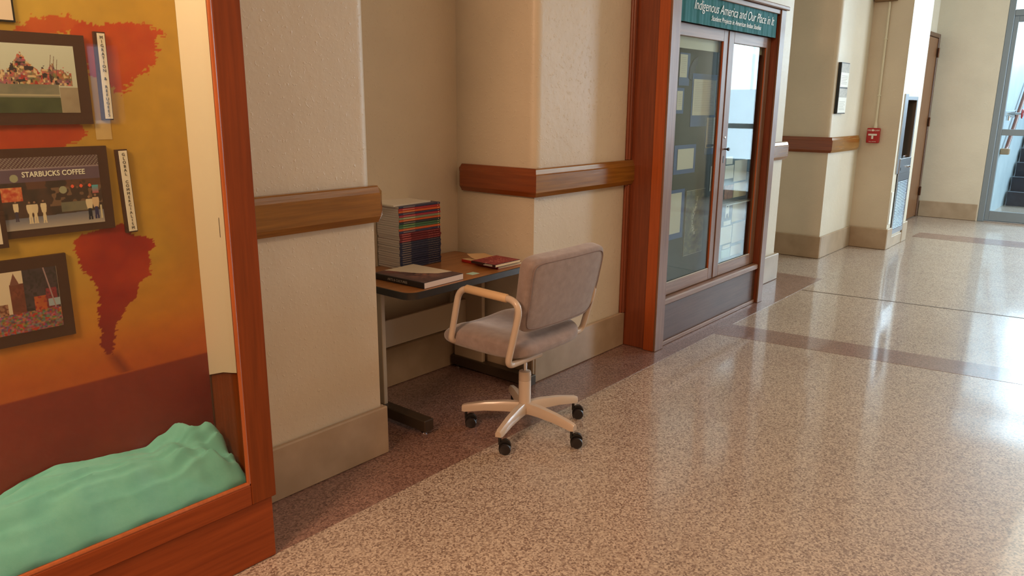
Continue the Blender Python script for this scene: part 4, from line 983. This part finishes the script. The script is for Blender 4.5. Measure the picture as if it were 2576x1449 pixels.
for k in range(5):
    a = R(52+72*k); ca, sa = math.cos(a), math.sin(a)
    bm = bmesh.new(); st = []
    for r_, zt_, h_, w_ in ((0.025, 0.152, 0.052, 0.024), (0.10, 0.152, 0.048, 0.024), (0.20, 0.143, 0.042, 0.021), (0.305, 0.124, 0.036, 0.018), (0.318, 0.118, 0.028, 0.014)):
        sec = [(-w_, zt_-h_), (w_, zt_-h_), (w_, zt_-h_*0.35), (w_*0.55, zt_), (-w_*0.55, zt_), (-w_, zt_-h_*0.35)]
        st.append([bm.verts.new((r_*ca-q[0]*sa, r_*sa+q[0]*ca, q[1])) for q in sec])
    for A, B in zip(st[:-1], st[1:]):
        for i in range(6): bm.faces.new((A[i], A[(i+1) % 6], B[(i+1) % 6], B[i]))
    bm.faces.new(st[0]); bm.faces.new(list(reversed(st[-1]))); bmesh.ops.recalc_face_normals(bm, faces=bm.faces)
    leg = obj('leg', bm, M_TAN, ch, 35)
    # caster: stem, hood and twin wheels trailing towards the camera's right
    td = Vector((0.62, -0.78, 0)); sd = Vector((0.78, 0.62, 0)); hub = Vector((0.298*ca, 0.298*sa, 0)); ax = hub+td*0.026
    bm = bmesh.new(); tube(bm, [hub+Vector((0, 0, 0.046)), hub+Vector((0, 0, 0.092))], 0.007, 10)
    N_ = 10; prof = []
    for i in range(N_+1):
        t_ = R(20+200*i/N_); prof.append((0.031*math.cos(t_), 0.030+0.044*math.sin(t_)))
    Ls = []
    for sgn in (-1, 1):
        Ls.append([bm.verts.new(ax+td*p_[0]*1.0+sd*0.009*sgn+Vector((0, 0, p_[1]))) for p_ in prof]+[bm.verts.new(ax+sd*0.009*sgn+Vector((0, 0, 0.030)))])
    n_ = len(Ls[0]); bm.faces.new(Ls[0]); bm.faces.new(list(reversed(Ls[1])))
    for i in range(n_): bm.faces.new((Ls[0][i], Ls[1][i], Ls[1][(i+1) % n_], Ls[0][(i+1) % n_]))
    bmesh.ops.recalc_face_normals(bm, faces=bm.faces)
    cs = obj('caster', bm, M_BLACK, leg, 35)
    bm = bmesh.new()
    for sgn in (-1, 1):
        sub = bmesh.new(); lathe(sub, [(0, -0.009), (0.016, -0.009), (0.025, -0.007), (0.0278, -0.002), (0.0278, 0.004), (0.024, 0.008), (0, 0.008)], (0, 0, 0), 22, 'x')
        sub.transform(Matrix.Translation(ax+sd*0.0185*sgn+Vector((0, 0, 0.0288))) @ Matrix.Rotation(math.atan2(sd.y, sd.x), 4, 'Z'))
        me_ = bpy.data.meshes.new('t'); sub.to_mesh(me_); sub.free(); bm.from_mesh(me_); bpy.data.meshes.remove(me_)
    # the legs' meshes hold the third level; wheels join the caster's own level
    w2 = obj('caster_wheels', bm, mat('wheel', (34, 28, 28), 0.35), leg, 35)

# ================================================================== WALL FITTINGS
pl = thing('wall_plaque', 'tall narrow black-edged wall sign with two white cards above the far rail', 'sign', (8.42, 2.604, 1.79))
def plp(name, x0, x1, d0, d1, z0, z1, m): 
    bm = bmesh.new(); bx(bm, x0-8.42, x1-8.42, -d1, -d0, z0-1.79, z1-1.79); return obj(name, bm, m, pl)
plp('backing', 8.335, 8.60, 0.0, 0.030, 1.53, 2.045, M_BLACK)
plp('photo_card', 8.345, 8.60, 0.030, 0.032, 1.945, 2.035, mat('grey_photo', (184, 180, 170), 0.5, col2=(160, 156, 148), nscale=40))
plp('text_card', 8.345, 8.60, 0.030, 0.032, 1.800, 1.945, M_WHITEP)
plp('photo_card', 8.345, 8.60, 0.030, 0.032, 1.695, 1.785, mat('grey_photo', (184, 180, 170), 0.5))
plp('text_card', 8.345, 8.60, 0.030, 0.032, 1.540, 1.695, M_WHITEP)
bm = bmesh.new()
for z0 in (1.83, 1.57):
    for i in range(6): bx(bm, 8.37-8.42, 8.37+0.20*random.uniform(0.7, 1)-8.42, -0.0325, -0.032, z0+i*0.016-1.79, z0+i*0.016+0.004-1.79)
obj('printed_lines', bm, M_INKL, pl)

al = thing('fire_alarm_pull', 'red fire alarm pull box with a white T handle on the pier side', 'fire alarm', (9.34, 2.451, 1.205))
def alb(name, d0, d1, y0, y1, z0, z1, m, bev=0.0): 
    bm = bmesh.new(); bx(bm, -d1, -d0, y0, y1, z0, z1, bev); return obj(name, bm, m, al)
alb('box', 0, 0.055, -0.066, 0.066, 0, 0.165, M_RED, 0.006)
alb('handle', 0.055, 0.066, -0.045, 0.045, 0.082, 0.102, M_WHITEP, 0.002); alb('handle', 0.055, 0.064, -0.010, 0.010, 0.045, 0.082, M_WHITEP, 0.002)
text('lettering', 'FIRE', 0.024, (-0.0555, 0.060, 0.132), M_WHITEP, al, rot=(R(90), 0, R(-90)))
text('lettering', 'ALARM', 0.024, (-0.0555, -0.006, 0.132), M_WHITEP, al, rot=(R(90), 0, R(-90)), sx=0.8)
bm = bmesh.new(); lathe(bm, [(0, -0.003), (0.011, -0.002), (0.012, 0.001)], (-0.0555, 0.003, 0.141), 16, 'x'); obj('emblem', bm, M_WHITEP, al, True)
text('lettering', 'PULL DOWN', 0.013, (-0.0555, 0.035, 0.012), M_WHITEP, al, rot=(R(90), 0, R(-90)))
M_PIPE = mat('painted_pipe', (216, 210, 186), 0.4)
cp = thing('conduit', 'cream painted conduit rising from the fire alarm box', 'pipe', (9.318, 2.440, 1.371))
bm = bmesh.new(); tube(bm, [(0, 0, 0.06), (0, 0, 1.345)], 0.0115, 12); obj('pipe', bm, M_PIPE, cp, True)
bm = bmesh.new(); lathe(bm, [(0, 0), (0.020, 0), (0.0195, 0.03), (0.013, 0.065), (0.0125, 0.075), (0, 0.075)], (0, 0, 0), 16); obj('connector', bm, M_PIPE, cp, True)
for z in (0.35, 0.95):
    bm = bmesh.new(); bx(bm, -0.014, 0.0215, -0.016, 0.016, z, z+0.012, 0.002); obj('strap', bm, M_PIPE, cp)
hb = thing('alarm_horn', 'brown fixture at the top of the conduit, cut by the picture edge', 'alarm horn', (9.34, 2.49, 2.72))
bm = bmesh.new(); bx(bm, -0.06, 0, -0.125, 0.105, 0, 0.16, 0.006); obj('housing', bm, mat('horn_brown', (120, 92, 60), 0.5), hb)
bm = bmesh.new()
for i in range(6): bx(bm, -0.064, -0.06, -0.09, 0.07, 0.025+i*0.02, 0.035+i*0.02)
obj('grille', bm, M_BLACK, hb)

# drinking fountain
ft = thing('drinking_fountain', 'recessed stainless steel drinking fountain with louvred grille set in the pier', 'drinking fountain', (9.77, 2.2, 0))
def fp(name, x0, x1, y0, y1, z0, z1, m=M_STEEL, bev=0.0, par=None):
    bm = bmesh.new(); bx(bm, x0-9.77, x1-9.77, y0-2.2, y1-2.2, z0, z1, bev); return obj(name, bm, m, par or ft)
M_STD = mat('dark_steel', (120, 108, 96), 0.35, 0.8)
for n_, a in (('frame', (9.42, 9.56, 2.188, 2.199, 0.86, 1.745)), ('frame', (9.97, 10.01, 2.188, 2.199, 0.86, 1.72)), ('frame', (9.56, 9.97, 2.188, 2.199, 1.68, 1.72))): fp(n_, *a, bev=0.002)
fp('recess_back', 9.552, 9.993, 2.44, 2.45, 1.03, 1.708, M_STD); fp('recess_side', 9.552, 9.562, 2.199, 2.44, 1.03, 1.708, M_STD); fp('recess_side', 9.983, 9.993, 2.199, 2.44, 1.03, 1.708, M_STD)
fp('recess_top', 9.562, 9.983, 2.199, 2.44, 1.698, 1.708, M_STD); fp('basin', 9.562, 9.983, 2.19, 2.44, 0.99, 1.03, M_STEEL, 0.006)
bm = bmesh.new(); tube(bm, fillet([(-0.13, 0.05, 1.031), (-0.13, 0.05, 1.10), (-0.06, 0.05, 1.12)], 0.03, 6), 0.010, 12); obj('bubbler', bm, M_CHROME, ft, True)
bm = bmesh.new(); tube(bm, [(0.02, 0.03, 1.045), (0.17, 0.03, 1.045)], 0.012, 12); obj('basin_lip', bm, M_CHROME, ft, True)
fp('front_panel', 9.50, 9.995, 2.178, 2.199, 0.86, 1.03, M_STEEL, 0.003)
bm = bmesh.new(); lathe(bm, [(0, -0.03), (0.014, -0.028), (0.016, -0.01), (0.010, 0)], (0.08, -0.022, 0.925), 16, 'y'); obj('push_button', bm, M_CHROME, ft, True)
fp('badge', 9.525, 9.55, 2.1765, 2.178, 0.895, 0.93, M_BLACK)
gr = fp('grille_frame', 9.50, 10.02, 2.187, 2.199, 0.155, 0.86, mat('grille_back', (70, 78, 88), 0.5, 0.5))
M_LOUV = mat('louvre_steel', (150, 164, 182), 0.22, 1.0)
fp('grille_panel', 9.50, 10.02, 2.182, 2.187, 0.775, 0.858, M_STEEL, par=gr); fp('grille_panel', 9.50, 10.02, 2.182, 2.187, 0.157, 0.215, M_STEEL, par=gr)
fp('grille_panel', 9.50, 9.54, 2.182, 2.187, 0.215, 0.775, M_STEEL, par=gr); fp('grille_panel', 9.98, 10.02, 2.182, 2.187, 0.215, 0.775, M_STEEL, par=gr)
lv = None
for i in range(30):
    z = 0.222+i*0.0184
    if lv is None:
        bm = bmesh.new()
        P_ = [(-0.23, -0.013, -0.003), (0.21, -0.013, -0.003), (0.21, -0.020, 0.001), (-0.23, -0.020, 0.001), (-0.23, -0.013, 0.008), (0.21, -0.013, 0.008)]
        v_ = [bm.verts.new(p) for p in P_]
        for f_ in ((0, 1, 2, 3), (3, 2, 5, 4), (0, 4, 5, 1), (0, 3, 4), (1, 5, 2)): bm.faces.new([v_[q] for q in f_])
        bmesh.ops.recalc_face_normals(bm, faces=bm.faces); lv = obj('louvre', bm, M_LOUV, gr); lv.location.z = z
    else:
        c = lv.copy(); COL.objects.link(c); c.location.z = z
wp = box('access_plate', 9.36, 9.44, 2.19, 2.1995, 0.29, 0.66, M_WHITEP, None, 0.002); tag(wp, 'narrow white access plate beside the fountain grille', 'plate')

# ================================================================== STAIRWELL
stt = thing('staircase', 'dark rubber-covered stairs going up behind the glazed doors', 'staircase', (15.1, 0.2, 0))
for i in range(11):
    x = 0.02+i*0.29; z = 0.228*(i+1)
    s = None
    bm = bmesh.new(); bx(bm, x, x+0.31 if i < 10 else x+0.5, -1.45, 1.56, 0.0 if i == 0 else z-0.228, z, 0.0)
    s = obj('step', bm, M_TREAD, stt)
    bm = bmesh.new(); bx(bm, x-0.02, x+0.04, -1.45, 1.56, z+0.0002, z+0.012, 0.004); obj('nosing', bm, mat('nosing', (92, 100, 112), 0.4), s)
hr = thing('handrail', 'wooden stair handrail on brackets along the stairwell wall', 'handrail', (13.9, 1.74, 0.95))
bm = bmesh.new(); tube(bm, fillet([(0, 0.0, 0), (0.12, 0.0, 0.03), (3.6, 0.0, 2.70)], [0, 0.08, 0], 6), 0.028, 12); obj('rail', bm, mat('handrail_wood', (120, 62, 44), 0.35), hr, True)
bm = bmesh.new(); bx(bm, -0.05, 0.06, -0.06, 0.055, -0.045, 0.045, 0.008); obj('end_block', bm, mat('end_block', (166, 134, 104), 0.5), hr)
for xx, zz in ((0.9, 0.63), (2.6, 1.93)):
    bm = bmesh.new(); tube(bm, [(xx, 0.0, zz-0.03), (xx, 0.03, zz-0.07), (xx, 0.058, zz-0.07)], 0.008, 8); obj('bracket', bm, M_STEEL, hr, True)
vv = thing('hose_valve', 'chrome standpipe hose valve with red handwheel behind the glazed door', 'valve', (13.5, 1.8, 1.52))
bm = bmesh.new(); tube(bm, [(0, 0, 0), (0, -0.12, 0)], 0.040, 16); tube(bm, [(0, -0.12, 0), (0, -0.17, 0)], 0.050, 16); obj('body', bm, M_CHROME, vv, True)
bm = bmesh.new(); tube(bm, [(0, -0.09, -0.03), (0, -0.09, -0.10)], 0.034, 16); obj('outlet', bm, M_CHROME, vv, True)
bm = bmesh.new(); tube(bm, [(0, -0.17, 0), (0, -0.25, 0)], 0.016, 12); obj('stem', bm, M_CHROME, vv, True)
bm = bmesh.new(); tube(bm, [(0.06*math.cos(2*PI*i/24), -0.255, 0.06*math.sin(2*PI*i/24)) for i in range(24)], 0.010, 8, closed=True)
for k in range(3): tube(bm, [(0, -0.255, 0), (0.06*math.cos(2*PI*k/3), -0.255, 0.06*math.sin(2*PI*k/3))], 0.006, 6)
obj('handwheel', bm, M_RED, vv, True)
